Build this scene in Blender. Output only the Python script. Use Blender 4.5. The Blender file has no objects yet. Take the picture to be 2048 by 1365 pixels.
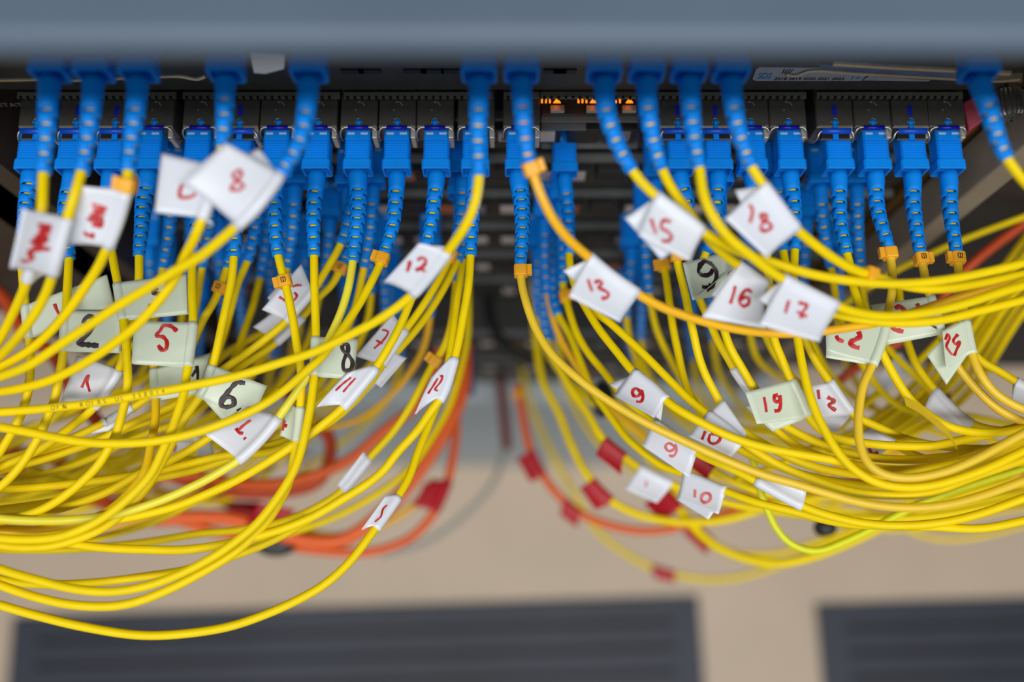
import bpy, math, random
from mathutils import Vector, Matrix
from mathutils.bvhtree import BVHTree
random.seed(7)
scn = bpy.context.scene
COL = scn.collection
# ------------------------------------------------------------------ camera
TILT = math.radians(13.2)
CAMZ = 1.35
FPX = 35.0/36.0*2048.0
cd = bpy.data.cameras.new('camera'); cam = bpy.data.objects.new('camera', cd); COL.objects.link(cam)
cam.location = (0, 0, CAMZ); cam.rotation_euler = (TILT, 0, 0)
cd.lens = 35; cd.sensor_width = 36; cd.sensor_fit = 'HORIZONTAL'
cd.clip_start = 0.01; cd.clip_end = 20
cd.dof.use_dof = True; cd.dof.focus_distance = 0.352; cd.dof.aperture_fstop = 3.6
scn.camera = cam
# ------------------------------------------------------------------ world, lights, exposure
w = bpy.data.worlds.new('world'); scn.world = w; w.use_nodes = True
bg = w.node_tree.nodes['Background']; bg.inputs[0].default_value = (0.80, 0.90, 1.0, 1); bg.inputs[1].default_value = 0.145
def area(name, loc, tgt, sx, sy, power, col):
    l = bpy.data.lights.new(name, 'AREA'); l.shape = 'RECTANGLE'; l.size = sx; l.size_y = sy
    l.energy = power; l.color = col
    o = bpy.data.objects.new(name, l); COL.objects.link(o); o.location = loc
    o.rotation_euler = (Vector(tgt)-Vector(loc)).to_track_quat('-Z', 'Y').to_euler()
    return o
area('ceiling_lamp_light', (0.0, -0.56, 2.9), (0, 0.1, 1.1), 2.6, 0.16, 33, (1.0, 0.98, 0.95))
area('aisle_lamp_light', (0.3, -1.7, 2.9), (0, 0.1, 0.9), 2.6, 0.5, 9, (0.97, 0.98, 1.0))
scn.view_settings.view_transform = 'Standard'; scn.view_settings.look = 'None'
scn.view_settings.exposure = 0.30; scn.view_settings.gamma = 1.0; scn.view_settings.use_curve_mapping = False
# ------------------------------------------------------------------ helpers
ct, st = math.cos(TILT), math.sin(TILT)
def pH(u, v, H):
    """point seen at photo pixel (u,v) that lies H metres below the camera"""
    x = (u-1024)/FPX; y = (682.5-v)/FPX
    d = H/(ct - y*st)
    return Vector((x*d, d*(y*ct+st), CAMZ-H))
def pY(u, v, Y):
    x = (u-1024)/FPX; y = (682.5-v)/FPX
    d = Y/(y*ct+st)
    return Vector((x*d, Y, CAMZ+d*(y*st-ct)))
def proj(p):
    q = p-Vector((0, 0, CAMZ))
    xc = q.x; yc = q.y*ct+q.z*st; zc = -q.y*st+q.z*ct
    return 1024+FPX*xc/(-zc), 682.5-FPX*yc/(-zc)
def srgb(r, g, b):
    f = lambda c: (c/255/12.92 if c/255 <= .04045 else ((c/255+.055)/1.055)**2.4)
    return (f(r), f(g), f(b), 1)
MATS = {}
def mat(name, rgb, rough=.45, metal=0, spec=.5, noise=.06, nscale=300, bump=0, emit=0, sub=0):
    if name in MATS: return MATS[name]
    m = bpy.data.materials.new(name); m.use_nodes = True; nt = m.node_tree; b = nt.nodes['Principled BSDF']
    c = srgb(*rgb)
    tc = nt.nodes.new('ShaderNodeTexCoord'); n = nt.nodes.new('ShaderNodeTexNoise'); n.inputs['Scale'].default_value = nscale
    n.inputs['Detail'].default_value = 3
    nt.links.new(tc.outputs['Object'], n.inputs['Vector'])
    r = nt.nodes.new('ShaderNodeMapRange'); r.inputs[1].default_value = .3; r.inputs[2].default_value = .7
    r.inputs[3].default_value = 1-noise; r.inputs[4].default_value = 1+noise
    nt.links.new(n.outputs['Fac'], r.inputs[0])
    mx = nt.nodes.new('ShaderNodeVectorMath'); mx.operation = 'SCALE'; mx.inputs[0].default_value = c[:3]
    nt.links.new(r.outputs[0], mx.inputs['Scale']); nt.links.new(mx.outputs[0], b.inputs['Base Color'])
    b.inputs['Roughness'].default_value = rough; b.inputs['Metallic'].default_value = metal
    b.inputs['Specular IOR Level'].default_value = spec
    if sub:
        b.inputs['Subsurface Weight'].default_value = sub; b.inputs['Subsurface Radius'].default_value = (.0012, .0010, .0004)
    if bump:
        bp = nt.nodes.new('ShaderNodeBump'); bp.inputs['Strength'].default_value = bump; bp.inputs['Distance'].default_value = .0003
        nt.links.new(n.outputs['Fac'], bp.inputs['Height']); nt.links.new(bp.outputs[0], b.inputs['Normal'])
    if emit:
        b.inputs['Emission Color'].default_value = c; b.inputs['Emission Strength'].default_value = emit
    MATS[name] = m
    return m
YEL = mat('yellow_jacket', (244, 214, 0), .42, spec=.22, noise=.03, nscale=150)
LYE = mat('lemon_jacket', (240, 228, 60), .38, noise=.03, nscale=150)
GYE = mat('lime_yellow_jacket', (226, 228, 20), .38, noise=.03)
AMB = mat('amber_jacket', (246, 186, 22), .38, noise=.03, nscale=150)
HON = mat('honey_jacket', (238, 200, 48), .38, noise=.03, nscale=150)
ORA = mat('orange_jacket', (232, 96, 24), .4)
RED = mat('red_tag', (178, 16, 34), .5)
BLU = mat('blue_plastic', (0, 134, 236), .5, spec=.22, noise=.03, nscale=400)
NAV = mat('navy_plastic', (14, 20, 170), .3)
MBL = mat('mid_blue_plastic', (14, 84, 215), .32)
CLP = mat('clip_plastic', (248, 176, 36), .45, noise=.04)
WHT = mat('white_tag', (224, 229, 240), .38, noise=.015, nscale=80)
GRN = mat('pale_green_tag', (210, 222, 202), .35, noise=.03, nscale=60)
INK = mat('red_ink', (186, 26, 28), .5, noise=.12)
PNK = mat('faded_red_ink', (214, 100, 100), .5)
BLK = mat('black_ink', (44, 28, 34), .5, noise=.15)
PRT = mat('printed_ink', (92, 78, 20), .6)
DKM = mat('dark_card_metal', (66, 66, 64), .42, metal=.35, noise=.12, nscale=120, bump=.1)
DMD = mat('module_metal', (96, 94, 88), .36, metal=.45, noise=.10, nscale=250)
SIL = mat('silver_wire', (200, 196, 188), .28, metal=.9)
WMT = mat('bright_metal', (196, 192, 180), .4, metal=.5)
GRM = mat('grey_metal', (120, 124, 124), .45, metal=.4)
BGR = mat('blue_grey_shelf', (84, 100, 118), .5, metal=.1, noise=.08, nscale=14)
BLA = mat('black_plastic', (18, 20, 22), .5)
BEI = mat('beige_post', (150, 140, 128), .55)
BAS = mat('grey_base', (198, 210, 216), .55)
BRN = mat('brown_board', (110, 82, 40), .5)
SLT = mat('slate_vent', (50, 55, 68), .55, noise=.22, nscale=4)
SLD = mat('slate_dark', (22, 25, 31), .6)
STK = mat('sticker_grey', (150, 154, 160), .5)
SBL = mat('sticker_blue', (30, 130, 200), .5)
LED = mat('amber_light', (255, 120, 10), .5, emit=1.8)
PNP = mat('crimson_plastic', (160, 50, 70), .5)
WIN = mat('pale_mark', (170, 200, 232), .5)
GCL = mat('clear_grey_jacket', (150, 155, 150), .4)
FIL = mat('film_yellow', (196, 164, 14), .3)
class MB:
    def __init__(s): s.v = []; s.f = []
    def add(s, vs, fs):
        n = len(s.v); s.v += [Vector(a) for a in vs]; s.f += [tuple(i+n for i in f) for f in fs]; return s
    def box(s, x0, x1, y0, y1, z0, z1):
        return s.add([(x, y, z) for z in (z0, z1) for y in (y0, y1) for x in (x0, x1)],
                     [(0, 2, 3, 1), (4, 5, 7, 6), (0, 1, 5, 4), (2, 6, 7, 3), (0, 4, 6, 2), (1, 3, 7, 5)])
    def prism(s, pts, z0, z1):
        n = len(pts)
        return s.add([(x, y, z0) for x, y in pts]+[(x, y, z1) for x, y in pts],
                     [tuple(range(n-1, -1, -1)), tuple(range(n, 2*n))]+[(i, (i+1) % n, n+(i+1) % n, n+i) for i in range(n)])
    def loft(s, rings, caps=True):
        m = len(rings[0]); n0 = len(s.v)
        for r in rings: s.v += [Vector(p) for p in r]
        for i in range(len(rings)-1):
            for j in range(m):
                a = n0+i*m+j; b = n0+i*m+(j+1) % m
                s.f.append((a, b, b+m, a+m))
        if caps:
            s.f.append(tuple(n0+j for j in range(m-1, -1, -1))); k = n0+(len(rings)-1)*m
            s.f.append(tuple(k+j for j in range(m)))
        return s
    def tube(s, pts, r, seg=10, ref=Vector((0, 0, 1))):
        rings = []
        for p, fr in zip(pts, frames(pts, ref)):
            t, a, b = fr
            rr = r if not callable(r) else r(p)
            rings.append([p+(a*math.cos(2*math.pi*k/seg)+b*math.sin(2*math.pi*k/seg))*rr for k in range(seg)])
        return s.loft(rings)
    def build(s, name, m, parent=None, smooth=True, bevel=0, origin=None):
        me = bpy.data.meshes.new(name)
        o = origin or Vector((0, 0, 0))
        me.from_pydata([tuple(v-o) for v in s.v], [], s.f); me.materials.append(m)
        if smooth:
            for p in me.polygons: p.use_smooth = True
        ob = bpy.data.objects.new(name, me); COL.objects.link(ob); ob.location = o
        if smooth:
            try: me.set_sharp_from_angle(angle=math.radians(38))
            except Exception: pass
        if bevel:
            bv = ob.modifiers.new('bevel', 'BEVEL'); bv.width = bevel; bv.segments = 2; bv.limit_method = 'ANGLE'
        if parent:
            ob.parent = parent
            ob.location = o-WL.get(parent.name, Vector((0, 0, 0)))
        WL[ob.name] = o
        return ob
WL = {}
def frames(pts, ref=Vector((0, 0, 1))):
    out = []
    n = len(pts)
    for i in range(n):
        t = (pts[min(i+1, n-1)]-pts[max(i-1, 0)]).normalized()
        a = ref-t*ref.dot(t)
        if a.length < .05: a = Vector((0, 1, 0))-t*t.y
        a.normalize(); out.append((t, a, t.cross(a)))
    return out
def thing(name, loc, label, cat, group=None):
    o = bpy.data.objects.new(name, None); COL.objects.link(o); o.location = loc; WL[o.name] = Vector(loc)
    o.empty_display_size = .01
    tag(o, label, cat, group); return o
def tag(o, label=None, cat=None, group=None, kind=None):
    if label: o['label'] = label
    if cat: o['category'] = cat
    if group: o['group'] = group
    if kind: o['kind'] = kind
    return o
def spline(P, step=.002):
    """centripetal Catmull-Rom through P, resampled evenly"""
    P = [p for i, p in enumerate(P) if i == 0 or (p-P[i-1]).length > 1e-5]
    Q = [P[0]*2-P[1]]+P+[P[-1]*2-P[-2]]
    out = []
    for i in range(1, len(Q)-2):
        p0, p1, p2, p3 = Q[i-1:i+3]
        t0 = 0; t1 = t0+(p1-p0).length**.5; t2 = t1+(p2-p1).length**.5; t3 = t2+(p3-p2).length**.5
        n = max(2, int((p2-p1).length/step*2))
        for k in range(n):
            t = t1+(t2-t1)*k/n
            A1 = p0*((t1-t)/(t1-t0))+p1*((t-t0)/(t1-t0)); A2 = p1*((t2-t)/(t2-t1))+p2*((t-t1)/(t2-t1)); A3 = p2*((t3-t)/(t3-t2))+p3*((t-t2)/(t3-t2))
            B1 = A1*((t2-t)/(t2-t0))+A2*((t-t0)/(t2-t0)); B2 = A2*((t3-t)/(t3-t1))+A3*((t-t1)/(t3-t1))
            out.append(B1*((t2-t)/(t2-t1))+B2*((t-t1)/(t2-t1)))
    out.append(P[-1])
    # light smoothing, then even resampling
    for _ in range(6):
        out = [out[0]]+[(out[i-1]+out[i]*2+out[i+1])/4 for i in range(1, len(out)-1)]+[out[-1]]
    L = [0]
    for i in range(1, len(out)): L.append(L[-1]+(out[i]-out[i-1]).length)
    n = max(4, int(L[-1]/step)); res = []; j = 0
    for k in range(n+1):
        s = L[-1]*k/n
        while j < len(L)-2 and L[j+1] < s: j += 1
        f = (s-L[j])/max(1e-9, L[j+1]-L[j]); res.append(out[j].lerp(out[j+1], f))
    return res
# ------------------------------------------------------------------ floor
bm = MB().box(-2.2, 2.2, -2.2, 2.2, -.02, 0)
fl = bm.build('floor', mat('beige_floor', (212, 190, 166), .5, noise=.05, nscale=6), smooth=False); tag(fl, kind='structure')
def grate(u0, v0, u1, v1, X1, label):
    A = pH(u0, v0, CAMZ-.004); B = pH(u1, v1, CAMZ-.004)
    ex = (B-A).normalized(); ey = Vector((ex.y, -ex.x, 0))
    W = (B-A).length*X1; D = .62
    t = thing('floor_vent_panel', (A.x, A.y, 0), label, 'floor vent')
    def rect(m, a0, a1, b0, b1, z0, z1):
        c = [A+ex*a+ey*b for a, b in ((a0, b0), (a1, b0), (a1, b1), (a0, b1))]
        m.add([(p.x, p.y, z0) for p in c]+[(p.x, p.y, z1) for p in c], [(3, 2, 1, 0), (4, 5, 6, 7), (0, 1, 5, 4), (1, 2, 6, 5), (2, 3, 7, 6), (3, 0, 4, 7)])
    m = MB(); rect(m, 0, W, 0, .028, .0005, .006); rect(m, 0, W, D-.02, D, .0005, .006); rect(m, 0, .035, .028, D-.02, .0005, .006); rect(m, W-.035, W, .028, D-.02, .0005, .006)
    m.build('frame', SLT, t, smooth=False, origin=Vector((A.x, A.y, 0)))
    m = MB(); rect(m, .035, W-.035, .028, D-.02, .0002, .0012); m.build('backing_plate', SLD, t, smooth=False, origin=Vector((A.x, A.y, 0)))
    m = MB(); b = .036; 
    while b < D-.04:
        rect(m, .035, W-.035, b, b+.023, .0015, .0055); b += .031
    m.build('slats', SLT, t, smooth=False, origin=Vector((A.x, A.y, 0)))
grate(27, 1234, 1396, 1192, 1, 'slate grey slatted floor vent panel, the wide one left of centre')
grate(1632, 1208, 2048, 1196, 1.9, 'slate grey slatted floor vent panel cut by the right edge')
o = MB().box(-2.2, 2.2, 1.2, 1.3, 0, 3.0).build('wall_back', mat('wall_paint', (190, 192, 190), .8), smooth=False); tag(o, kind='structure')
# ------------------------------------------------------------------ rack structure
FY = .1713            # face plane of the line cards
def cardbox(name, x0, x1, H0, H1, y0, y1, m, label, cat, group=None, bevel=.0004):
    o = MB().box(x0, x1, y0, y1, CAMZ-H1, CAMZ-H0).build(name, m, smooth=False, bevel=bevel, origin=Vector(((x0+x1)/2, (y0+y1)/2, CAMZ-H1)))
    tag(o, label, cat, group); return o
# overhanging shelf, close to the lens
sh = thing('equipment_shelf', (0, .2, CAMZ-.172), 'blue-grey sheet metal shelf overhanging the top row of plugs', 'shelf')
SH0 = .170; SY = .0975
prof = [(SY+.0045*(1-math.cos(math.radians(a)))-.0, SH0+.0045*(1-math.sin(math.radians(a)))) for a in range(90, -91, -15)]+[(.42, SH0+.009), (.42, SH0)]
m = MB(); m.loft([[(x, y, CAMZ-h) for y, h in prof] for x in (-.30, .30)])
m.build('shelf_plate', BGR, sh, origin=WL[sh.name])
m = MB().box(-.30, .30, .40, .42, CAMZ-SH0-.03, CAMZ-SH0-.009); m.build('rear_flange', BGR, sh, origin=WL[sh.name], smooth=False)
# upper line card (its face carries the sticker)
XL, XR = -.188, .176
uc = thing('line_card', (0, FY, CAMZ-.332), 'dark upper line card face with a grey dated sticker', 'line card')
m = MB().box(XL, XR, FY, FY+.20, CAMZ-.331, CAMZ-.236); m.build('face_plate', DKM, uc, smooth=False, bevel=.0004, origin=WL[uc.name])
m = MB()
for u in (705, 740, 830, 865, 905, 1110, 1130): 
    p = pY(u, 141, FY); m.box(p.x-.004, p.x+.004, FY-.0006, FY+.001, p.z-.0012, p.z+.0012)
m.build('vent_slots', BLA, uc, smooth=False, origin=WL[uc.name])
# perforated lip over the module cages
gaps = [(352, 366), (680, 688), (985, 1008), (1078, 1081), (1312, 1318), (1612, 1633)]
m = MB(); n = MB()
def lipseg(u0, u1):
    a = pH(u0, 190, .333); b = pH(u1, 190, .333)
    m.box(a.x, b.x, FY-.0022, FY, CAMZ-.3338, CAMZ-.3326)
    x = a.x+.001
    while x < b.x-.002:
        n.box(x, x+.0009, FY-.0025, FY-.0016, CAMZ-.3340, CAMZ-.3324); x += .0026
edges = [35]+[g for gg in gaps for g in gg]+[1925]
for i in range(0, len(edges), 2): lipseg(edges[i], edges[i+1])
m.build('perforated_lip', mat('lip_metal', (120, 118, 108), .45, metal=.4), uc, smooth=False, origin=WL[uc.name])
n.build('lip_perforations', BLA, uc, smooth=False, origin=WL[uc.name])
# sticker with dates
def flatpoly(mb, pts, thick=.0002):   # pts (u,v) on the face plane
    c = [pY(u, v, FY) for u, v in pts]; k = len(c)
    mb.add([(p.x, FY-thick, p.z) for p in c]+[(p.x, FY, p.z) for p in c], [tuple(range(k-1, -1, -1)), tuple(range(k, 2*k))]+[(i, (i+1) % k, k+(i+1) % k, k+i) for i in range(k)])
sk = MB(); flatpoly(sk, [(1512, 138), (1518, 134), (1722, 136), (1733, 150), (1722, 161), (1512, 161), (1505, 158)])
so = sk.build('sticker', STK, uc, smooth=False, origin=WL[uc.name])
sk = MB(); flatpoly(sk, [(1725, 160), (1738, 152), (1860, 160), (1856, 162)]); sk.build('sticker', STK, uc, smooth=False, origin=WL[uc.name])
def text(body, loc, size, m, parent, rot=(math.pi/2, 0, 0), name='printed_text', sx=1):
    c = bpy.data.curves.new(name, 'FONT'); c.body = body; c.size = size; c.extrude = .00004; c.align_x = 'LEFT'
    o = bpy.data.objects.new(name, c); dg = None
    COL.objects.link(o); bpy.context.view_layer.update()
    me = bpy.data.meshes.new_from_object(o.evaluated_get(bpy.context.evaluated_depsgraph_get()))
    bpy.data.objects.remove(o)
    me.materials.append(m); ob = bpy.data.objects.new(name, me); COL.objects.link(ob)
    ob.parent = parent; ob.location = Vector(loc)-WL[parent.name]; ob.rotation_euler = rot; ob.scale = (sx, 1, 1)
    return ob
WL[so.name] = WL[uc.name]
p = pY(1547, 161, FY-.0003)
text('2018 2019 2020 2021 2022', (p.x, FY-.0004, p.z+.0004), .0026, BLK, so, sx=.86)
p = pY(1512, 160, FY-.0003)
text('SDS', (p.x, FY-.0004, p.z+.001), .0058, SBL, so, sx=.5)
p = pY(1562, 147, FY-.0003)
text('I///', (p.x, FY-.0004, p.z+.0002), .0042, BLK, so, sx=.8)
p = pY(1700, 160, FY-.0003)
text('f >', (p.x, FY-.0004, p.z+.0004), .003, SBL, so)
p = pY(0, 208, FY)
text('STATUS', (pY(-2, 212, FY).x, FY-.0003, pY(-2, 212, FY).z), .0042, mat('grey_print', (150, 150, 145), .6), uc)
c = [pY(u, v, .158) for u, v in ((500, 108), (570, 112), (568, 138), (530, 148), (508, 146))]
m = MB(); m.v += c+[q+Vector((0, .0004, 0)) for q in c]; m.f += [(0, 1, 2, 3, 4), (9, 8, 7, 6, 5)]+[(i, 5+i, 5+(i+1) % 5, (i+1) % 5) for i in range(5)]
o = m.build('paper_slip', WHT, smooth=False, origin=c[0]); tag(o, 'pale torn paper slip stuck on the card just under the shelf edge', 'paper slip')
# silver ejector lever and wires at the right and left of the card
lv = thing('ejector_lever', pY(1840, 160, .164), 'long bright metal ejector lever at the top right', 'lever')
o_ = WL[lv.name]
P = [pY(1665, 126, .162), pY(1750, 131, .162), pY(1880, 138, .162), pY(2020, 145, .162)]
MB().tube(spline(P), .0011, 8).build('upper_rod', SIL, lv, origin=o_)
P = [pY(1572, 148, .163), pY(1592, 153, .163), pY(1612, 142, .163), pY(1700, 146, .163), pY(1800, 152, .163), pY(1930, 159, .163), pY(2010, 162, .163), pY(2040, 158, .163)]
MB().tube(spline(P), .0006, 8).build('lower_rod', SIL, lv, origin=o_)
m = MB(); a = [pY(1640, 128, .1645), pY(2045, 146, .1645), pY(2045, 166, .1645), pY(1935, 160, .1645), pY(1640, 145, .1645)]
m.add([tuple(q) for q in a]+[(q.x, q.y+.001, q.z) for q in a], [(4, 3, 2, 1, 0), (5, 6, 7, 8, 9)]+[(i, (i+1) % 5, 5+(i+1) % 5, 5+i) for i in range(5)])
m.build('lever_plate', mat('lever_metal', (110, 110, 104), .35, metal=.7), lv, smooth=False, origin=o_)
P = [pY(-10, 160, .162), pY(40, 159, .162), pY(75, 158, .162), pY(150, 160, .163), pY(240, 156, .162), pY(330, 152, .162), pY(370, 152, .162), pY(392, 160, .162), pY(412, 152, .162)]
o = MB().tube(spline(P), .0007, 8).build('retaining_wire', SIL, origin=P[3]); tag(o, 'bent silver retaining wire at the top left behind the plugs', 'wire')
# thumbscrew at the right
tp = pH(2022, 238, .335)
ts = thing('thumbscrew', tp, 'knurled steel thumbscrew at the right end of the line card', 'screw')
m = MB(); R = .0062; N = 48
rings = []
for (y, r) in ((0, .0046), (.0012, .0055), (.009, .0055), (.0105, .0048)):
    rings.append([tp+Vector((math.cos(2*math.pi*k/N)*(r*(1+.09*(k % 2))), y, math.sin(2*math.pi*k/N)*(r*(1+.09*(k % 2))))) for k in range(N)])
m.loft(rings); m.build('knurled_head', mat('steel', (150, 146, 138), .35, metal=.8), ts, origin=tp)
m = MB(); m.tube([tp+Vector((0, -.0002, 0)), tp+Vector((0, .0004, 0))], .0036, 20); m.box(tp.x-.003, tp.x+.003, tp.y-.0008, tp.y, tp.z-.0005, tp.z+.0005); m.box(tp.x-.0005, tp.x+.0005, tp.y-.0008, tp.y, tp.z-.003, tp.z+.003)
m.build('cross_recess', GRM, ts, smooth=False, origin=tp)
m = MB(); m.tube([tp+Vector((0, .0095, 0)), tp+Vector((0, .02, 0))], .0028, 12); m.build('shank', SIL, ts, origin=tp)
a = [pH(1925, 205, .336), pH(1965, 185, .333), pH(1975, 235, .335), pH(1938, 262, .338)]
m = MB(); m.add([tuple(q) for q in a]+[(q.x, q.y, q.z-.012) for q in a], [(0, 1, 2, 3), (7, 6, 5, 4)]+[(i, 4+i, 4+(i+1) % 4, (i+1) % 4) for i in range(4)])
o = m.build('ejector_latch', PNP, smooth=False, bevel=.0006, origin=a[0]); tag(o, 'crimson plastic ejector latch beside the thumbscrew', 'latch')
# lower line cards behind the front rows
PM1 = mat('pale_port_mark', (200, 192, 186), .5); PM2 = mat('rust_port_mark', (170, 96, 60), .5); PM3 = mat('grey_port_mark', (120, 122, 126), .5)
names = ['uppermost', 'second', 'third', 'fourth', 'fifth', 'sixth', 'seventh', 'lowest']
Hs = [.352, .392, .432, .476, .522, .57, .62, .70, .80]
for k in range(8):
    H0, H1 = Hs[k], Hs[k+1]-.006
    t = thing('line_card', (0, FY, CAMZ-H1), 'dark line card below the front row, %s of the blurred stack' % names[k], 'line card')
    o_ = WL[t.name]
    fy = FY if k < 6 else .150
    m = MB().box(XL+.01, XR, fy+.002, FY+.18, CAMZ-H1, CAMZ-H0); m.build('face_plate', DKM, t, smooth=False, origin=o_)
    m = MB().box(XL+.01, XR, fy-.0012, fy+.002, CAMZ-H0-.0022, CAMZ-H0); m.build('edge_trim', GRM, t, smooth=False, origin=o_)
    m = MB(); c = MB(); x = XL+.02; rr = random.Random(k)
    while x < XR-.015:
        m.box(x, x+.012, fy-.004, fy+.002, CAMZ-H0-.016, CAMZ-H0-.004)
        if rr.random() < .7:
            MB().box(x+.002, x+.0095, fy-.0052, fy-.0042, CAMZ-H0-.012, CAMZ-H0-.0045).build('port_mark', rr.choice([PM1, PM1, PM2, PM3]), t, smooth=False, origin=o_)
        x += .0146
    m.build('port_cages', mat('cage_dark', (40, 40, 40), .5, metal=.3), t, smooth=False, bevel=.0003, origin=o_)
# exposed open cage bay in the middle of the front card
bay = thing('open_port_bay', pH(1195, 215, .345), 'open row of empty port cages with small glowing amber arrows', 'port bay')
o_ = WL[bay.name]
a = pH(1083, 200, .342); b = pH(1312, 200, .342)
MB().box(a.x, b.x, FY-.003, FY+.03, CAMZ-.352, CAMZ-.345).build('cage_floor', mat('bay_metal', (70, 70, 66), .45, metal=.4), bay, smooth=False, bevel=.0003, origin=o_)
m = MB()
for v, H, th in ((234, .346, .0012), (250, .352, .0012), (287, .372, .0012)):
    a = pH(1083, v, H); b = pH(1275 if v != 250 else 1172, v, H); m.box(a.x, b.x, a.y-.0018, a.y+.0016, a.z-th, a.z)
m.build('cage_bar', GRM, bay, smooth=False, origin=o_)
m = MB()
for u in (1115, 1187, 1259):
    a = pH(u, 216, .341); m.box(a.x-.0026, a.x+.0026, a.y-.0012, a.y+.0012, a.z-.002, a.z)
m.build('spring_tab', WMT, bay, smooth=False, bevel=.0002, origin=o_)
def lampglow(u, kind, i):
    q = pH(u, 201, .338)
    m = MB()
    if kind: m.add([(q.x-.0014, q.y-.0009, q.z), (q.x+.0014, q.y-.0009, q.z), (q.x, q.y+.0011, q.z), (q.x-.0014, q.y-.0009, q.z-.0004), (q.x+.0014, q.y-.0009, q.z-.0004), (q.x, q.y+.0011, q.z-.0004)], [(0, 1, 2), (5, 4, 3), (0, 3, 4, 1), (1, 4, 5, 2), (2, 5, 3, 0)])
    else: m.box(q.x-.0003, q.x+.0003, q.y-.0009, q.y+.0009, q.z-.0004, q.z)
    m.build('status_light', LED, bay, smooth=False, origin=o_)
for i, (u, k) in enumerate([(1084, 0), (1092, 0), (1100, 0), (1114, 1), (1157, 0), (1165, 0), (1173, 0), (1187, 1), (1232, 0), (1240, 0), (1259, 1)]): lampglow(u, k, i)
# rack posts, base and side
def post(u0, v0, w_, d_, Y, m, label, z1):
    p = pY(u0, v0, Y); o = MB().box(p.x, p.x+w_, Y, Y+d_, 0, z1).build('rack_post', m, smooth=False, bevel=.001, origin=Vector((p.x, Y, 0))); tag(o, label, 'rack post')
post(1985, 345, .011, .02, .150, BEI, 'pale beige upright rack post on the right side', 1.17)
post(-60, 400, .022, .03, .150, mat('dark_post', (46, 44, 44), .6), 'dark upright rack post on the left side', 1.0)
o = MB().box(-.30, XL-.004, .150, .20, 0, 1.03).build('rack_side_board', mat('umber_board', (58, 48, 42), .6), smooth=False, origin=Vector((XL-.02, .17, 0))); tag(o, 'dark umber board closing the rack at the left edge', 'side board')
o = MB().box(XR+.004, XR+.055, .172, .20, 0, 1.02).build('rack_end_board', BRN, smooth=False, origin=Vector((XR+.02, .19, 0))); tag(o, 'brown board panel behind the right rack post', 'side panel')
o = MB().box(.200, .52, .166, .19, .55, 1.12).build('rack_side_duct', mat('navy_panel', (30, 34, 44), .5), smooth=False, origin=Vector((.25, .08, 0))); tag(o, 'dark navy panel beyond the pale rack post, above the bundled cables', 'cable duct')
o = MB().box(-.25, .22, .142, .35, 0, CAMZ-.83).build('rack_base_unit', BAS, smooth=False, bevel=.002, origin=Vector((0, .2, 0))); tag(o, 'pale blue-grey base unit at the foot of the rack', 'base cabinet')
# ------------------------------------------------------------------ plugs, boots, modules
def rrect(cx, z0, z1, hw, c, y):
    """cross-section in XZ with chamfered corners"""
    return [(cx-hw+c, y, z1), (cx+hw-c, y, z1), (cx+hw, y, z1-c), (cx+hw, y, z0+c), (cx+hw-c, y, z0), (cx-hw+c, y, z0), (cx-hw, y, z0+c), (cx-hw, y, z1-c)]
def plug_mesh():
    m = MB(); R = []
    def sec(y, hw, h, c=.0006): R.append(rrect(0, -h, h, hw, c, y))
    # hollow rear: recessed floor, thin wall, then the outer shell
    sec(.0032, .0043, .0033); sec(.0002, .0045, .0035); sec(0, .0050, .0040); sec(.0003, .0052, .0042); sec(.0036, .00515, .0041); sec(.0044, .0047, .0038)
    y = .0045
    for k in range(7):
        sec(y, .00465, .0038); sec(y+.00042, .00465, .0038); sec(y+.00052, .0043, .0033); sec(y+.00086, .0043, .0033); sec(y+.00094, .00465, .0038); y += .00096
    sec(y+.0003, .00465, .0038); sec(.0185, .0045, .0037); sec(.0190, .0043, .0033); sec(.0215, .0042, .0032)
    m.loft(R)
    m.box(-.0012, .0012, .0165, .0205, .0030, .0042)
    return m
PLUG = plug_mesh()
pm = None
def plug(parent, loc, yaw, name='plug_housing'):
    global pm
    if pm is None:
        me = bpy.data.meshes.new('plug_housing'); me.from_pydata([tuple(v) for v in PLUG.v], [], PLUG.f); me.materials.append(BLU); pm = me
        me2 = bpy.data.meshes.new('index_mark'); q = MB()
        for s in (-1, 1): q.box(s*.0024-.0013, s*.0024+.0013, .0134, .0142, .0030, .00395)
        me2.from_pydata([tuple(v) for v in q.v], [], q.f); me2.materials.append(WIN); plug.mark = me2
    o = bpy.data.objects.new(name, pm); COL.objects.link(o); o.parent = parent; o.location = Vector(loc)-WL[parent.name]; o.rotation_euler = (0, 0, yaw)
    k = bpy.data.objects.new('index_mark', plug.mark); COL.objects.link(k); k.parent = o; k['label'] = 'pale index mark'
    return o
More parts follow.
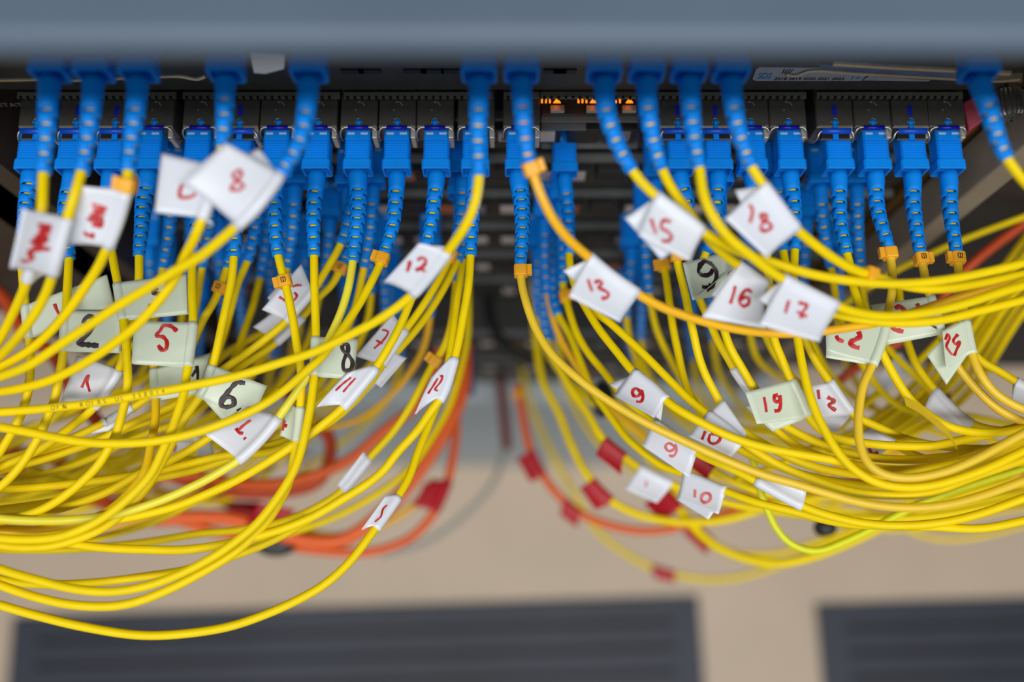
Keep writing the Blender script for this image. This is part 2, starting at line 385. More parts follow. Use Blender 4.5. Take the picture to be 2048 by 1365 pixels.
def boot(parent, pts, style=0, m=BLU, r0=.0032, r1=.00215, sf=None):
    # arc length
    L = [0]
    for i in range(1, len(pts)): L.append(L[-1]+(pts[i]-pts[i-1]).length)
    T = L[-1]; fr = frames(pts)
    pitch = .0022 if style == 0 else .0018; hs = .00038 if style == 0 else .0003
    s0 = T*(sf or (.25 if style == 0 else .22)); rows = []
    s = s0; k = 0
    while s < T-.0012: rows.append((s, k)); s += pitch; k += 1
    S = [(0, None)]; n = 4
    for i in range(1, n): S.append((s0*i/n*.98, None))
    for s, k in rows: S.append((s-hs, k)); S.append((s+hs, None))
    S.append((T, None))
    NS = 20; m_ = MB(); R = []
    def at(s):
        j = 0
        while j < len(L)-2 and L[j+1] < s: j += 1
        f = (s-L[j])/max(1e-9, L[j+1]-L[j]); p = pts[j].lerp(pts[j+1], min(1, f)); t, a, b = fr[j]
        return p, a, b
    for s, k in S:
        p, a, b = at(s); f = s/T; r = r0+(r1-r0)*f
        if s < .004: r = r0
        R.append([p+(a*math.cos(2*math.pi*(q+.5)/NS)+b*math.sin(2*math.pi*(q+.5)/NS))*r for q in range(NS)])
    for r in R: m_.v += r
    for i in range(len(S)-1):
        k = S[i][1]
        for q in range(NS):
            a = i*NS+q; b = i*NS+(q+1) % NS
            if k is not None:
                ang = ((q+1) % NS)*360/NS     # centre of face
                ang = ang if ang <= 180 else 360-ang
                if k % 2 == 0 and (ang < 40 or ang > 140): continue
                if k % 2 == 1 and 50 <= ang <= 130: continue
            m_.f.append((a, b, b+NS, a+NS))
    o = m_.build('strain_relief_boot', m, parent, origin=WL[parent.name])
    so = o.modifiers.new('wall', 'SOLIDIFY'); so.thickness = .0006; so.offset = -1
    return o
def clip(parent, pts, i, letter=True, side=1, m=CLP):
    t, a, b = frames(pts)[i]; p = pts[i]
    hw = .0024; ln = .0021
    def P_(x, y, z): return p+b*x+t*y+a*z
    mm = MB()
    def bx(x0, x1, y0, y1, z0, z1):
        mm.add([P_(x, y, z) for z in (z0, z1) for y in (y0, y1) for x in (x0, x1)], [(0, 2, 3, 1), (4, 5, 7, 6), (0, 1, 5, 4), (2, 6, 7, 3), (0, 4, 6, 2), (1, 3, 7, 5)])
    ring = lambda r, y: [P_(max(-r, min(r, 1.25*r*math.cos(2*math.pi*k/20))), y, max(-r, min(r, 1.25*r*math.sin(2*math.pi*k/20)))) for k in range(20)]
    mm.loft([ring(.0022, -ln), ring(.0024, -ln+.0003), ring(.0024, ln-.0003), ring(.0022, ln)])
    bx(side*.0022 if side > 0 else -.0040, .0040 if side > 0 else -.0022, -ln, ln*.85, -.0008, .0016)
    c = mm.build('marker_clip', m, parent, bevel=.0003, origin=WL[parent.name])
    WL[c.name] = WL[parent.name]
    if letter:
        z = .00245; st_ = [[(-.6, -1), (.6, -1), (.6, 0), (.5, .9), (.1, .9), (0, 0), (-.1, .9), (-.5, .9), (-.6, 0), (-.6, -1)], [(0, 0), (0, -1)]]
        q = MB()
        for s in st_: q.tube([P_(x*.0013, y*.0009, z) for x, y in s], .00016, 6, ref=a)
        q.build('letter_b', BLK, c, origin=WL[parent.name])
def near(pts, uv):
    best = min(range(len(pts)), key=lambda i: (proj(pts[i])[0]-uv[0])**2+(proj(pts[i])[1]-uv[1])**2)
    return best
def flag(parent, pts, P0, P1, F0, F1, B0=None, B1=None, m=WHT, ink=INK, strokes=(), lift=.002, r=.0015, sw=.0005, curl=.001, label=None):
    i0, i1 = near(pts, P0), near(pts, P1)
    if i0 > i1: i0, i1, F0, F1, B0, B1 = i1, i0, F1, F0, B1, B0
    i1 = max(i1, i0+3); i1 = min(i1, len(pts)-1)
    H0, H1 = CAMZ-pts[i0].z, CAMZ-pts[i1].z
    fa, fb = pH(F0[0], F0[1], H0-lift), pH(F1[0], F1[1], H1-lift)
    def dflt(F): return None
    ga = pH(B0[0], B0[1], H0+.0012) if B0 else pH(F0[0]+2, F0[1]+1, H0-lift+.0009)
    gb = pH(B1[0], B1[1], H1+.0012) if B1 else pH(F1[0]+2, F1[1]+1, H1-lift+.0009)
    rw = r+.00028; N = 10; rows = []
    fr = frames(pts)
    for k in range(N+1):
        x = k/N; i = i0+(i1-i0)*x; j = int(i); f = i-j; p = pts[j].lerp(pts[min(j+1, len(pts)-1)], f); t = fr[j][0]
        F = fa.lerp(fb, x); G = ga.lerp(gb, x)
        e = F-p; e -= t*e.dot(t)
        nrm = e.cross(t).normalized()
        if nrm.dot(Vector((0, 0, CAMZ))-p) < 0: nrm = -nrm
        e.normalize()
        row = []
        W = (F-(p+nrm*rw)).length
        A0 = math.radians(30)
        pf = p+e*rw*math.cos(A0)+nrm*rw*math.sin(A0); pb = p+e*rw*math.cos(A0)-nrm*rw*math.sin(A0)
        for q in range(8):   # front sheet from the free edge to the cable
            y = 1-q/8
            row.append(pf.lerp(F, y)+nrm*(-math.sin(y*math.pi)*.0005+curl*(y**2)*(x-.5)*1.2))
        for q in range(13):
            a = A0+(2*math.pi-2*A0)*q/12
            row.append(p+e*(rw*math.cos(a))+nrm*(rw*math.sin(a)))
        for q in range(1, 8):
            row.append(pb.lerp(G, q/7))
        rows.append(row)
    mb = MB(); C = len(rows[0])
    for rr in rows: mb.v += rr
    for a in range(N):
        for b in range(C-1):
            mb.f.append((a*C+b, a*C+b+1, (a+1)*C+b+1, (a+1)*C+b))
    o = mb.build('flag_label', m, parent, origin=WL[parent.name]); WL[o.name] = WL[parent.name]
    so = o.modifiers.new('paper', 'SOLIDIFY'); so.thickness = .00018; so.offset = 0
    if label: o['label'] = label
    if strokes:
        bv = BVHTree.FromPolygons([tuple(v) for v in mb.v], mb.f)
        C0 = Vector((0, 0, CAMZ)); q = MB(); any_ = False
        for s in strokes:
            # densify and smooth the hand-drawn stroke
            D = []
            S2 = [Vector((a, b, 0)) for a, b in s]
            S2 = spline(S2, 1.2) if len(S2) > 2 else [S2[0].lerp(S2[-1], k/8) for k in range(9)]
            for c in S2:
                dr = (pH(c.x, c.y, .5)-C0).normalized(); h = bv.ray_cast(C0, dr)
                if h[0]: D.append(h[0]-dr*.00022)
            if len(D) > 3:
                any_ = True
                # flat ribbon, thick as a pen line
                nrm = Vector((0, 0, 1)); rings = []
                for p, (t, a, b) in zip(D, frames(D)):
                    v = (C0-p).normalized(); sdir = t.cross(v).normalized(); k = sw*1.15*(1+.15*math.sin(p.x*3000))
                    rings.append([p+sdir*k*math.cos(g*math.pi/3)+v*.00012*math.sin(g*math.pi/3) for g in range(6)])
                q.loft(rings)
        if any_: q.build('handwritten_number', ink, o, origin=WL[parent.name])
    return o
# ---- transceiver modules
SFPH = .3347
def wire_path(kind):
    s = []
    if kind == 'B':
        return [(-.0070, .0005, -.0105), (-.0066, -.0025, -.0055), (-.0066, -.0018, -.0008), (-.0060, -.0006, .0003), (-.0050, -.0002, .0004), (.0050, -.0002, .0004), (.0060, -.0006, .0003), (.0066, -.0018, -.0008), (.0066, -.0025, -.0055), (.0070, .0005, -.0105)]
    return [(-.0078, -.0002, -.0110), (-.0070, -.0038, -.0045), (-.0066, -.0040, -.0010), (-.0058, -.0018, .0004), (-.0050, -.0016, .0004), (.0050, -.0016, .0004), (.0058, -.0018, .0004), (.0066, -.0040, -.0010), (.0070, -.0038, -.0045), (.0078, -.0002, -.0110)]
PROTO = {}
def module(kind):
    h = MB()
    # body: open-fronted dark metal shell with a stepped top plate, local origin at front top edge, y backwards
    h.box(-.0068, .0068, .0, .045, -.0115, -.0005)
    h.box(-.0066, .0066, .0003, .045, -.0006, .0)
    if kind == 'B': h.box(.0050, .0064, -.0032, .0, -.0105, -.0012)
    b = MB(); b.box(-.0066, -.0050, -.0032, .0, -.0105, -.0012)
    out = [('module_body', h, DMD, .0003)]
    c = MB(); c.box(.0049, .0066, -.0036, .0002, -.0100, -.0010); out.append(('side_wall', c, WMT, .0002))
    wp = [Vector(q) for q in wire_path(kind)]
    wm = MB(); wm.tube(spline(wp, .0006), .00034, 8); out.append(('bail_wire', wm, SIL, 0))
    sl = MB(); hw = .0037 if kind == 'B' else .0052; yy = -.0003 if kind == 'B' else -.0016
    sl.tube([Vector((-hw, yy, .0004)), Vector((hw, yy, .0004))], .00085 if kind == 'B' else .0011, 12); out.append(('latch_sleeve', sl, NAV if kind == 'B' else MBL, 0))
    tb = MB(); tb.tube([Vector((0, .0022, -.0004)), Vector((0, .0022, .0003))], .00105, 16); tb.box(-.0009, .0009, -.0010, .0022, -.0004, .0002); out.append(('release_tab', tb, BLU, 0))
    rg = MB(); rg.tube([Vector((math.cos(a)*.0013, .0022+math.sin(a)*.0013, .0001)) for a in [math.radians(q) for q in range(-20, 201, 20)]], .00012, 6); out.append(('tab_rim', rg, SIL, 0))
    if kind == 'A':
        ar = MB(); z = .00008
        pts = [(0, .0092), (.0014, .0077), (.0008, .0077), (.0008, .0057), (.0014, .0057), (0, .0042), (-.0014, .0057), (-.0008, .0057), (-.0008, .0077), (-.0014, .0077)]
        ar.prism(pts, -.0001, z); out.append(('arrow_mark', ar, mat('arrow_blue', (16, 40, 190), .5), 0))
        wn = MB(); wn.box(-.0052, -.0011, -.0042, -.0022, -.0022, -.0008); wn.box(.0011, .0052, -.0042, -.0022, -.0022, -.0008); out.append(('window_recess', wn, BLA, 0))
        sp = MB(); sp.box(-.0054, -.0011, -.0046, -.0041, -.0014, -.0006); sp.box(.0011, .0054, -.0046, -.0041, -.0014, -.0006); out.append(('spring_strip', sp, SIL, 0))
        st2 = MB(); st2.box(-.0010, .0010, -.0046, -.0010, -.0012, -.0003); out.append(('centre_stem', st2, BLU, 0))
    else:
        ar = MB(); ar.box(-.0006, .0004, .0098, .0103, -.0001, .00006); ar.add([(.0006, .0101, .00006), (.0010, .0101, .00006), (.0021, .0085, .00006), (.0017, .0085, .00006)], [(3, 2, 1, 0)]); ar.box(-.0015, -.0010, .0066, .0071, -.0001, .00006)
        out.append(('etched_mark', ar, WMT, 0))
    ms = []
    for n, q, mt, bv in out:
        me = bpy.data.meshes.new(n); me.from_pydata([tuple(v) for v in q.v], [], q.f); me.materials.append(mt)
        if n in ('bail_wire', 'latch_sleeve', 'release_tab', 'tab_rim'):
            for p in me.polygons: p.use_smooth = True
        ms.append((n, me, bv))
    return ms
ORD = ['first', 'second', 'third', 'fourth', 'fifth', 'sixth', 'seventh', 'eighth', 'ninth', 'tenth', 'eleventh', 'twelfth', 'thirteenth', 'fourteenth', 'fifteenth', 'sixteenth', 'seventeenth', 'eighteenth', 'nineteenth', 'twentieth', 'twenty-first']
MODS = [(72, 'A'), (152, 'A'), (230, 'A'), (308, 'B'), (401, 'B'), (479, 'A'), (556, 'B'), (636, 'B'), (717, 'B'), (794, 'B'), (870, 'B'), (952, 'B'), (1043, 'B'), (1356, 'A'), (1432, 'A'), (1502, 'B'), (1577, 'B'), (1671, 'A'), (1747, 'B'), (1823, 'A'), (1896, 'B')]
for i, (u, k) in enumerate(MODS):
    if k not in PROTO: PROTO[k] = module(k)
    p = pH(u, 255, SFPH)
    side = ('%s from the left' % ORD[i]) if i < 13 else ('%s from the right' % ORD[len(MODS)-1-i])
    t = thing('transceiver_module', p, 'dark module with %s, %s in front row' % ('blue arrow mark' if k == 'A' else 'thin navy latch', side), 'transceiver', 'transceiver modules in the front row')
    for n, me, bv in PROTO[k]:
        o = bpy.data.objects.new(n, me); COL.objects.link(o); o.parent = t
        if bv:
            q = o.modifiers.new('bevel', 'BEVEL'); q.width = bv; q.segments = 2
# ------------------------------------------------------------------ cables
CAB = {}
def cable(key, pts, Hs, label, row=None, px=None, be=None, m=YEL, style=0, r=.0015, clips=(), group=None, name='patch_cable', yaw=0, rowY=None, pv=None, r0=.0032):
    """pts: traced (u,v); Hs: depths below the camera in mm spread along the points"""
    P = []
    n = len(pts)
    for i, (u, v) in enumerate(pts):
        f = i/max(1, n-1)*(len(Hs)-1); j = min(int(f), len(Hs)-2) if len(Hs) > 1 else 0
        H = Hs[j]+(Hs[min(j+1, len(Hs)-1)]-Hs[j])*(f-j)
        P.append(pH(u, v, H/1000))
    if abs(pts[-1][0]-1024) > 1010:      # carry on past the rack's side
        dr = (P[-1]-P[-2]).normalized(); sg = 1 if dr.x > 0 else -1
        P += [P[-1]+Vector((dr.x*.05, dr.y*.05, dr.z*.05-.004)), P[-1]+Vector((sg*.11, dr.y*.07, -.022)), P[-1]+Vector((sg*.19, dr.y*.08-.004, -.06))]
    if row:
        base = pH(px, pv if pv else (346 if row == 'L' else 154), (Hs[0]-.004*1000*0)/1000)
        P0 = base
        P = [q for q in P if proj(q)[1] > proj(base)[1]+30]
        sd = Vector((math.sin(yaw), -math.cos(yaw), 0))
        P = [P0, P0+sd*.004]+P
    path = spline(P)
    t = thing(name, P[0] if row else path[len(path)//2], label, 'cable', group)
    if row:
        plug(t, P[0], yaw)
        ib = next((i for i, p in enumerate(path) if proj(p)[1] >= be), 12)
        boot(t, path[:ib+1], style, r0=r0, sf=.38 if row == 'U' else None)
        i0 = max(0, 1)
        MB().tube(path[1:], r, 12).build('cable_jacket', m, t, origin=WL[t.name])
    else:
        MB().tube(path, r, 12).build('cable_jacket', m, t, origin=WL[t.name])
    for c in clips:
        clip(t, path, max(1, near(path, c[:2])), c[2], c[3])
    CAB[key] = (t, path, r)
    return t
UP = 'upper row'
# --- upper row
cable('U1', [(95, 250), (88, 335), (83, 430), (72, 490), (57, 555), (39, 600), (20, 640), (0, 678), (-40, 730)], [268, 270, 290, 305, 318], 'yellow patch cable in the leftmost port of the upper row, running behind a scribbled tag', 'U', 100, 335)
cable('U2', [(182, 230), (166, 333), (148, 395), (134, 440), (113, 520), (104, 555), (86, 600), (55, 650), (29, 682), (0, 712), (-50, 750)], [268, 268, 284, 300, 322], 'yellow patch cable from the second upper port, white tag with a tall red scribble', 'U', 188, 333)
cable('U3', [(272, 220), (264, 280), (257, 333), (255, 372), (247, 405), (232, 455), (211, 504), (196, 535), (168, 578), (137, 621), (102, 662), (59, 701), (0, 735), (-50, 755)], [268, 268, 286, 305, 324], 'yellow patch cable with orange clip right above a white tag bearing a short scribble', 'U', 277, 332, clips=[(254, 376, False, 1)])
cable('U4', [(450, 220), (445, 290), (434, 350), (415, 410), (402, 445), (385, 485), (370, 512), (352, 555), (313, 608), (274, 651), (235, 682), (196, 710), (150, 738), (98, 762), (39, 778), (0, 784), (-50, 790)], [269, 272, 292, 310, 326], 'yellow patch cable whose white tag is half hidden by the tilted tag 8', 'U', 452, 288)
cable('U5', [(612, 230), (600, 285), (566, 340), (545, 372), (510, 418), (470, 455), (430, 490), (400, 514), (352, 541), (293, 578), (235, 613), (176, 653), (117, 692), (59, 731), (0, 754), (-50, 768)], [266, 264, 278, 298, 318], 'yellow patch cable with the large tilted white tag reading 8', 'U', 618, 338)
cable('U6', [(957, 230), (956, 290), (958, 346), (952, 400), (932, 450), (900, 497), (860, 550), (820, 594), (760, 638), (700, 670), (632, 703), (554, 728), (476, 752), (398, 769), (300, 787), (196, 805), (98, 817), (0, 825), (-50, 828)], [268, 274, 300, 316, 324, 330], 'yellow patch cable with white tag 12 and small print along its jacket', 'U', 958, 346)
cable('U7', [(1046, 230), (1052, 290), (1058, 326), (1070, 358), (1085, 398), (1110, 445), (1140, 482), (1170, 508), (1220, 550), (1272, 586), (1320, 613), (1380, 635), (1450, 654), (1520, 665), (1600, 667), (1700, 655), (1775, 641), (1844, 620), (1902, 600), (1981, 573), (2048, 545), (2100, 520)], [268, 276, 296, 312, 320, 322], 'amber patch cable with an orange clip under its plug and white tag 13', 'U', 1043, 327, m=AMB, clips=[(1061, 343, False, -1)])
cable('U8', [(1212, 220), (1235, 290), (1262, 338), (1300, 382), (1355, 424), (1408, 464), (1450, 490), (1500, 512), (1560, 530), (1620, 548), (1700, 562), (1800, 568), (1883, 561), (1961, 547), (2048, 526), (2100, 512)], [268, 275, 290, 300, 304], 'yellow patch cable with white tag 15, first upper cable right of the open cages', 'U', 1208, 337)
cable('U9', [(1296, 220), (1308, 290), (1322, 333), (1336, 365), (1358, 398), (1390, 440), (1420, 482), (1446, 507), (1476, 530), (1535, 572), (1600, 605), (1668, 627), (1725, 640), (1800, 647), (1880, 641), (1960, 622), (2048, 600), (2100, 585)], [268, 282, 300, 312, 318], 'yellow patch cable with grey smudges below its boot and white tag 16', 'U', 1293, 332)
cable('U10', [(1382, 220), (1390, 290), (1398, 330), (1408, 395), (1430, 440), (1460, 478), (1500, 510), (1530, 535), (1562, 556), (1615, 584), (1668, 610), (1707, 624), (1765, 633), (1844, 627), (1922, 610), (2000, 585), (2048, 571), (2100, 555)], [268, 272, 288, 300, 306], 'yellow patch cable with white tag 17 overlapping the tag beside it', 'U', 1378, 328)
cable('U11', [(1468, 220), (1484, 285), (1502, 333), (1525, 368), (1556, 410), (1590, 455), (1620, 482), (1660, 512), (1700, 536), (1740, 550), (1800, 570), (1870, 579), (1950, 569), (2048, 548), (2100, 535)], [268, 274, 290, 306, 314], 'yellow patch cable with white tag 18 and an orange clip farther along', 'U', 1462, 332, clips=[(1738, 546, False, 1)])
cable('U12', [(1972, 200), (1990, 260), (2008, 308), (2028, 338), (2060, 375), (2110, 410)], [268, 270, 276], 'yellow patch cable at the far right of the upper row leaving the frame', 'U', 1958, 306)
# --- front lower row
cable('L1', [(54, 400), (48, 450), (44, 520), (46, 560), (52, 620), (59, 680), (60, 740), (56, 785), (40, 835), (20, 873), (0, 905), (-30, 950)], [341, 341, 350, 356], 'yellow patch cable leftmost in the front row, pale green tag with one red stroke', 'L', 64, 470, style=1, r0=.0036)
cable('L2', [(133, 400), (129, 440), (138, 500), (137, 540), (134, 590), (133, 622), (130, 665), (126, 710), (117, 760), (110, 799), (98, 828), (80, 870), (53, 916), (29, 947), (0, 975), (-40, 1005)], [341, 338, 345, 348], 'yellow patch cable with pale green tag reading black 2', 'L', 144, 508)
cable('L3', [(212, 400), (214, 450), (222, 495), (230, 540), (236, 570), (245, 630), (252, 686), (255, 740), (256, 769), (249, 809), (239, 848), (231, 873), (215, 902), (196, 932), (166, 962), (127, 994), (88, 1018), (40, 1035), (-40, 1050)], [341, 338, 340, 344], 'yellow patch cable with green tag, its black number half covered by crossing cables', 'L', 222, 490)
cable('L4', [(288, 400), (283, 460), (278, 512), (278, 560), (266, 620), (252, 690), (236, 745), (186, 818), (147, 850), (121, 870), (70, 905), (0, 935), (-40, 950)], [341, 341, 350, 358, 362], 'yellow patch cable from the wide dark boot, greyish white tag 1 lower down', 'L', 299, 512, style=1, r0=.0036)
cable('L5', [(396, 400), (390, 460), (385, 515), (384, 576), (386, 645), (381, 690), (375, 740), (368, 787), (359, 816), (347, 851), (325, 903), (303, 948), (274, 981), (235, 1016), (196, 1043), (157, 1062), (117, 1075), (59, 1080), (0, 1077), (-40, 1070)], [341, 336, 334, 332, 334], 'yellow patch cable with clean pale green tag, large red 5', 'L', 396, 500)
cable('L6', [(478, 400), (472, 455), (468, 511), (464, 556), (454, 605), (441, 665), (427, 728), (405, 785), (386, 812), (362, 850), (335, 905), (300, 965), (260, 1015), (200, 1060), (137, 1085), (98, 1094), (39, 1096), (0, 1092), (-40, 1086)], [341, 343, 346, 346, 342], 'yellow patch cable with pale green tag reading black 6 and a dot', 'L', 478, 510)
cable('L7', [(549, 400), (550, 450), (556, 511), (566, 550), (576, 590), (586, 640), (595, 699), (602, 738), (603, 777), (601, 812), (596, 870), (588, 915), (580, 962), (564, 997), (535, 1044), (505, 1075), (476, 1101), (425, 1134), (350, 1174), (275, 1204), (225, 1213), (150, 1211), (75, 1196), (0, 1171), (-40, 1155)], [341, 341, 345, 342, 340], 'yellow patch cable with orange clip B just below its boot, over a white tag', 'L', 553, 510, clips=[(571, 562, True, 1)])
cable('L8', [(628, 400), (627, 450), (628, 510), (629, 580), (632, 675), (630, 720), (628, 760), (625, 787), (621, 816), (613, 855), (603, 900), (590, 938), (570, 974), (545, 1010), (515, 1047), (476, 1080), (437, 1108), (375, 1142), (300, 1171), (225, 1184), (150, 1179), (75, 1161), (0, 1139), (-40, 1122)], [341, 340, 338, 335, 335], 'yellow patch cable dropping straight to a green tag with black figure eight', 'L', 634, 510)
cable('L9', [(717, 400), (713, 460), (706, 522), (697, 575), (682, 625), (662, 670), (637, 718), (613, 757), (584, 797), (554, 840), (520, 882), (478, 921), (457, 934), (417, 958), (378, 977), (339, 995), (293, 1012), (235, 1029), (176, 1038), (117, 1042), (59, 1042), (0, 1038), (-40, 1032)], [341, 341, 342, 342, 341, 340], 'lemon yellow patch cable with wide boot, glossy white tag at its lower end', 'L', 716, 522, m=LYE, style=1, r0=.0036)
cable('L10', [(791, 400), (785, 455), (770, 503), (760, 530), (744, 562), (724, 600), (700, 637), (672, 677), (642, 716), (613, 742), (574, 777), (535, 805), (496, 826), (457, 843), (398, 864), (339, 878), (293, 885), (196, 887), (117, 877), (59, 865), (0, 855), (-40, 848)], [341, 338, 330, 326, 328], 'yellow patch cable with an orange clip right under its boot, sweeping across the loops', 'L', 794, 503, clips=[(768, 515, False, 1)])
cable('L11', [(868, 400), (862, 450), (852, 495), (838, 560), (822, 600), (807, 637), (782, 687), (752, 736), (720, 776), (686, 816), (649, 847), (620, 870), (584, 893), (535, 925), (476, 960), (417, 987), (359, 1011), (300, 1027), (225, 1042), (150, 1055), (80, 1061), (0, 1058), (-40, 1054)], [341, 342, 342, 345, 348, 350], 'yellow patch cable with curled white tag of two red strokes, 11', 'L', 873, 495)
cable('L12', [(947, 400), (944, 450), (941, 510), (937, 570), (928, 625), (916, 690), (906, 728), (886, 790), (864, 820), (835, 862), (796, 904), (767, 942), (728, 973), (689, 997), (632, 1031), (574, 1056), (535, 1068), (476, 1083), (417, 1095), (359, 1101), (293, 1100), (215, 1097), (147, 1089), (60, 1072), (-40, 1050)], [341, 340, 341, 345, 350], 'yellow patch cable beside the dark central gap, narrow curled white tag, thin red number', 'L', 951, 510)
cable('R1', [(1043, 400), (1045, 460), (1041, 528), (1043, 565), (1051, 600), (1065, 643), (1084, 681), (1110, 716), (1147, 750), (1196, 788), (1254, 825), (1313, 857), (1362, 880), (1417, 906), (1476, 931), (1535, 953), (1593, 969), (1648, 986), (1726, 1007), (1804, 1016), (1883, 1012), (1961, 993), (2048, 962), (2100, 945)], [341, 338, 330, 330, 333], 'honey yellow patch cable right of the dark central gap, orange clip under wide boot', 'L', 1038, 527, m=HON, style=1, r0=.0036, clips=[(1042, 540, False, -1)])
cable('R6', [(1375, 400), (1365, 450), (1352, 500), (1356, 531), (1368, 578), (1378, 627), (1391, 686), (1394, 702), (1410, 749), (1425, 778), (1437, 800), (1470, 850), (1530, 890), (1600, 925), (1700, 948), (1850, 950), (1980, 925), (2090, 885)], [341, 346, 352, 358], 'yellow patch cable with orange clip peeping out under white tag 15', 'L', 1360, 498, clips=[(1353, 515, False, -1)])
cable('R7', [(1434, 400), (1430, 455), (1412, 505), (1398, 550), (1396, 590), (1410, 622), (1437, 685), (1455, 715), (1472, 745), (1500, 785), (1530, 835), (1556, 864), (1584, 888), (1632, 911), (1691, 928), (1760, 945), (1830, 951), (1900, 941), (1980, 916), (2048, 884), (2100, 862)], [341, 354, 355, 352, 348], 'yellow patch cable with a short white sleeve beside the green tag 19', 'L', 1435, 495)
cable('R9', [(1512, 400), (1525, 440), (1532, 490), (1536, 540), (1540, 600), (1548, 679), (1562, 714), (1578, 752), (1600, 795), (1614, 830), (1640, 860), (1672, 876), (1746, 889), (1804, 893), (1863, 893), (1922, 881), (1980, 869), (2048, 852), (2100, 842)], [341, 343, 345, 345, 343], 'yellow patch cable whose green tag reads 19 in thick red', 'L', 1504, 490)
cable('R10', [(1587, 400), (1590, 450), (1590, 496), (1588, 540), (1588, 600), (1593, 660), (1601, 712), (1613, 769), (1632, 827), (1652, 866), (1672, 900), (1707, 939), (1756, 967), (1814, 976), (1873, 970), (1922, 956), (1980, 935), (2048, 902), (2100, 880)], [341, 339, 335, 332, 332], 'yellow patch cable dropping straight past green tag 19 into a wide loop', 'L', 1580, 496)
cable('R12', [(1678, 400), (1681, 450), (1692, 500), (1701, 537), (1707, 577), (1722, 616), (1740, 655), (1760, 697), (1775, 728), (1801, 773), (1820, 800), (1853, 828), (1883, 848), (1922, 861), (1980, 867), (2048, 858), (2100, 848)], [341, 336, 337, 338], 'yellow patch cable with torn clear film hanging off its jacket', 'L', 1676, 502)
cable('R13', [(1752, 400), (1763, 450), (1777, 494), (1783, 530), (1785, 557), (1783, 592), (1776, 625), (1772, 650), (1757, 700), (1740, 740), (1726, 770), (1719, 810), (1716, 850), (1722, 899), (1736, 928), (1765, 949), (1814, 957), (1883, 946), (1941, 924), (2000, 893), (2048, 867), (2100, 842)], [341, 336, 333, 328, 327], 'honey yellow patch cable with broad green tag 22 under the crossing cables', 'L', 1750, 495, m=HON, clips=[(1780, 510, False, 1)])
cable('R14', [(1825, 400), (1832, 450), (1839, 500), (1846, 533), (1851, 560), (1859, 590), (1875, 640), (1890, 690), (1922, 742), (1961, 787), (2000, 822), (2048, 845), (2100, 860)], [341, 337, 340, 338], 'honey yellow patch cable with clip B, green tag mostly covered by crossing cables', 'L', 1824, 506, m=HON, clips=[(1841, 519, True, -1)])
cable('R15', [(1899, 400), (1904, 450), (1912, 498), (1917, 535), (1920, 580), (1930, 640), (1945, 712), (1961, 750), (1990, 787), (2048, 820), (2100, 835)], [341, 337, 333, 333], 'honey yellow patch cable with clip B, ragged green tag 24', 'L', 1896, 502, m=HON, clips=[(1915, 515, True, 1)])
# --- second depth (third row ports)
cable('R2', [(1134, 400), (1138, 450), (1138, 500), (1141, 540), (1155, 585), (1172, 616), (1196, 656), (1235, 706), (1268, 746), (1305, 775), (1339, 808), (1398, 843), (1456, 872), (1515, 892), (1593, 908), (1672, 922), (1740, 936), (1820, 940), (1920, 925), (2048, 880)], [372, 362, 345, 334, 338, 346], 'yellow patch cable from the recessed blue plug, crisp white tag 9', 'L', 1129, 502, pv=350, r0=.003)
cable('R4', [(1165, 590), (1193, 627), (1215, 642), (1254, 677), (1293, 714), (1342, 764), (1378, 800), (1412, 828), (1450, 855), (1496, 892), (1535, 918), (1574, 939), (1632, 962), (1707, 985), (1785, 991), (1863, 985), (1941, 957), (2048, 920), (2100, 902)], [362, 350, 342, 340, 340], 'yellow patch cable carrying the folded white tag 10 behind two crossing cables')
cable('R3', [(1125, 500), (1125, 565), (1137, 617), (1153, 666), (1176, 706), (1205, 741), (1240, 785), (1284, 828), (1321, 855), (1400, 910), (1440, 928), (1486, 949), (1515, 965), (1560, 990), (1605, 1013), (1652, 1030), (1726, 1047), (1804, 1052), (1883, 1046), (1961, 1028), (2048, 997), (2100, 980)], [400, 385, 358, 350, 345], 'yellow patch cable with faded white tag 9 and a blank white tag farther on', 'L', 1122, 563, pv=402, r0=.003, clips=[(1126, 595, False, -1)])
cable('R5', [(1318, 470), (1325, 520), (1331, 548), (1338, 598), (1346, 656), (1356, 705), (1368, 760), (1385, 800), (1420, 850), (1480, 900), (1560, 935), (1650, 960), (1800, 972), (1950, 948), (2090, 905)], [372, 368, 366, 362], 'yellow patch cable with a square orange clip left of the green tag 9', 'L', 1312, 515, pv=360, r0=.003, clips=[(1327, 534, False, 1)])
cable('R3c', [(1104, 560), (1112, 620), (1137, 666), (1156, 711), (1185, 780), (1215, 825), (1254, 877), (1323, 932), (1365, 947), (1410, 966), (1456, 985), (1515, 1006), (1593, 1025), (1652, 1041), (1700, 1049), (1780, 1052), (1860, 1054), (1961, 1058), (2048, 1042), (2100, 1030)], [420, 405, 385, 365, 350, 348], 'yellow patch cable with out-of-focus white tag 10 above the floor', 'L', 1098, 627, pv=440, r0=.003)
cable('R8', [(1440, 460), (1447, 500), (1444, 560), (1436, 592), (1443, 640), (1460, 695), (1480, 730), (1508, 778), (1540, 830), (1603, 870), (1680, 903), (1800, 920), (1950, 905), (2090, 865)], [352, 345, 350, 356], 'yellow patch cable holding the pale green tag with thick black 9', 'L', 1438, 500, pv=372, r0=.003)
cable('R11', [(1562, 440), (1566, 500), (1574, 540), (1587, 610), (1600, 655), (1613, 684), (1632, 724), (1655, 758), (1680, 795), (1705, 828), (1765, 858), (1804, 876), (1880, 893), (1980, 898), (2060, 885)], [356, 356, 362, 366], 'yellow patch cable carrying the white tag 13 behind green tag 19', 'L', 1555, 497, pv=352, r0=.003)
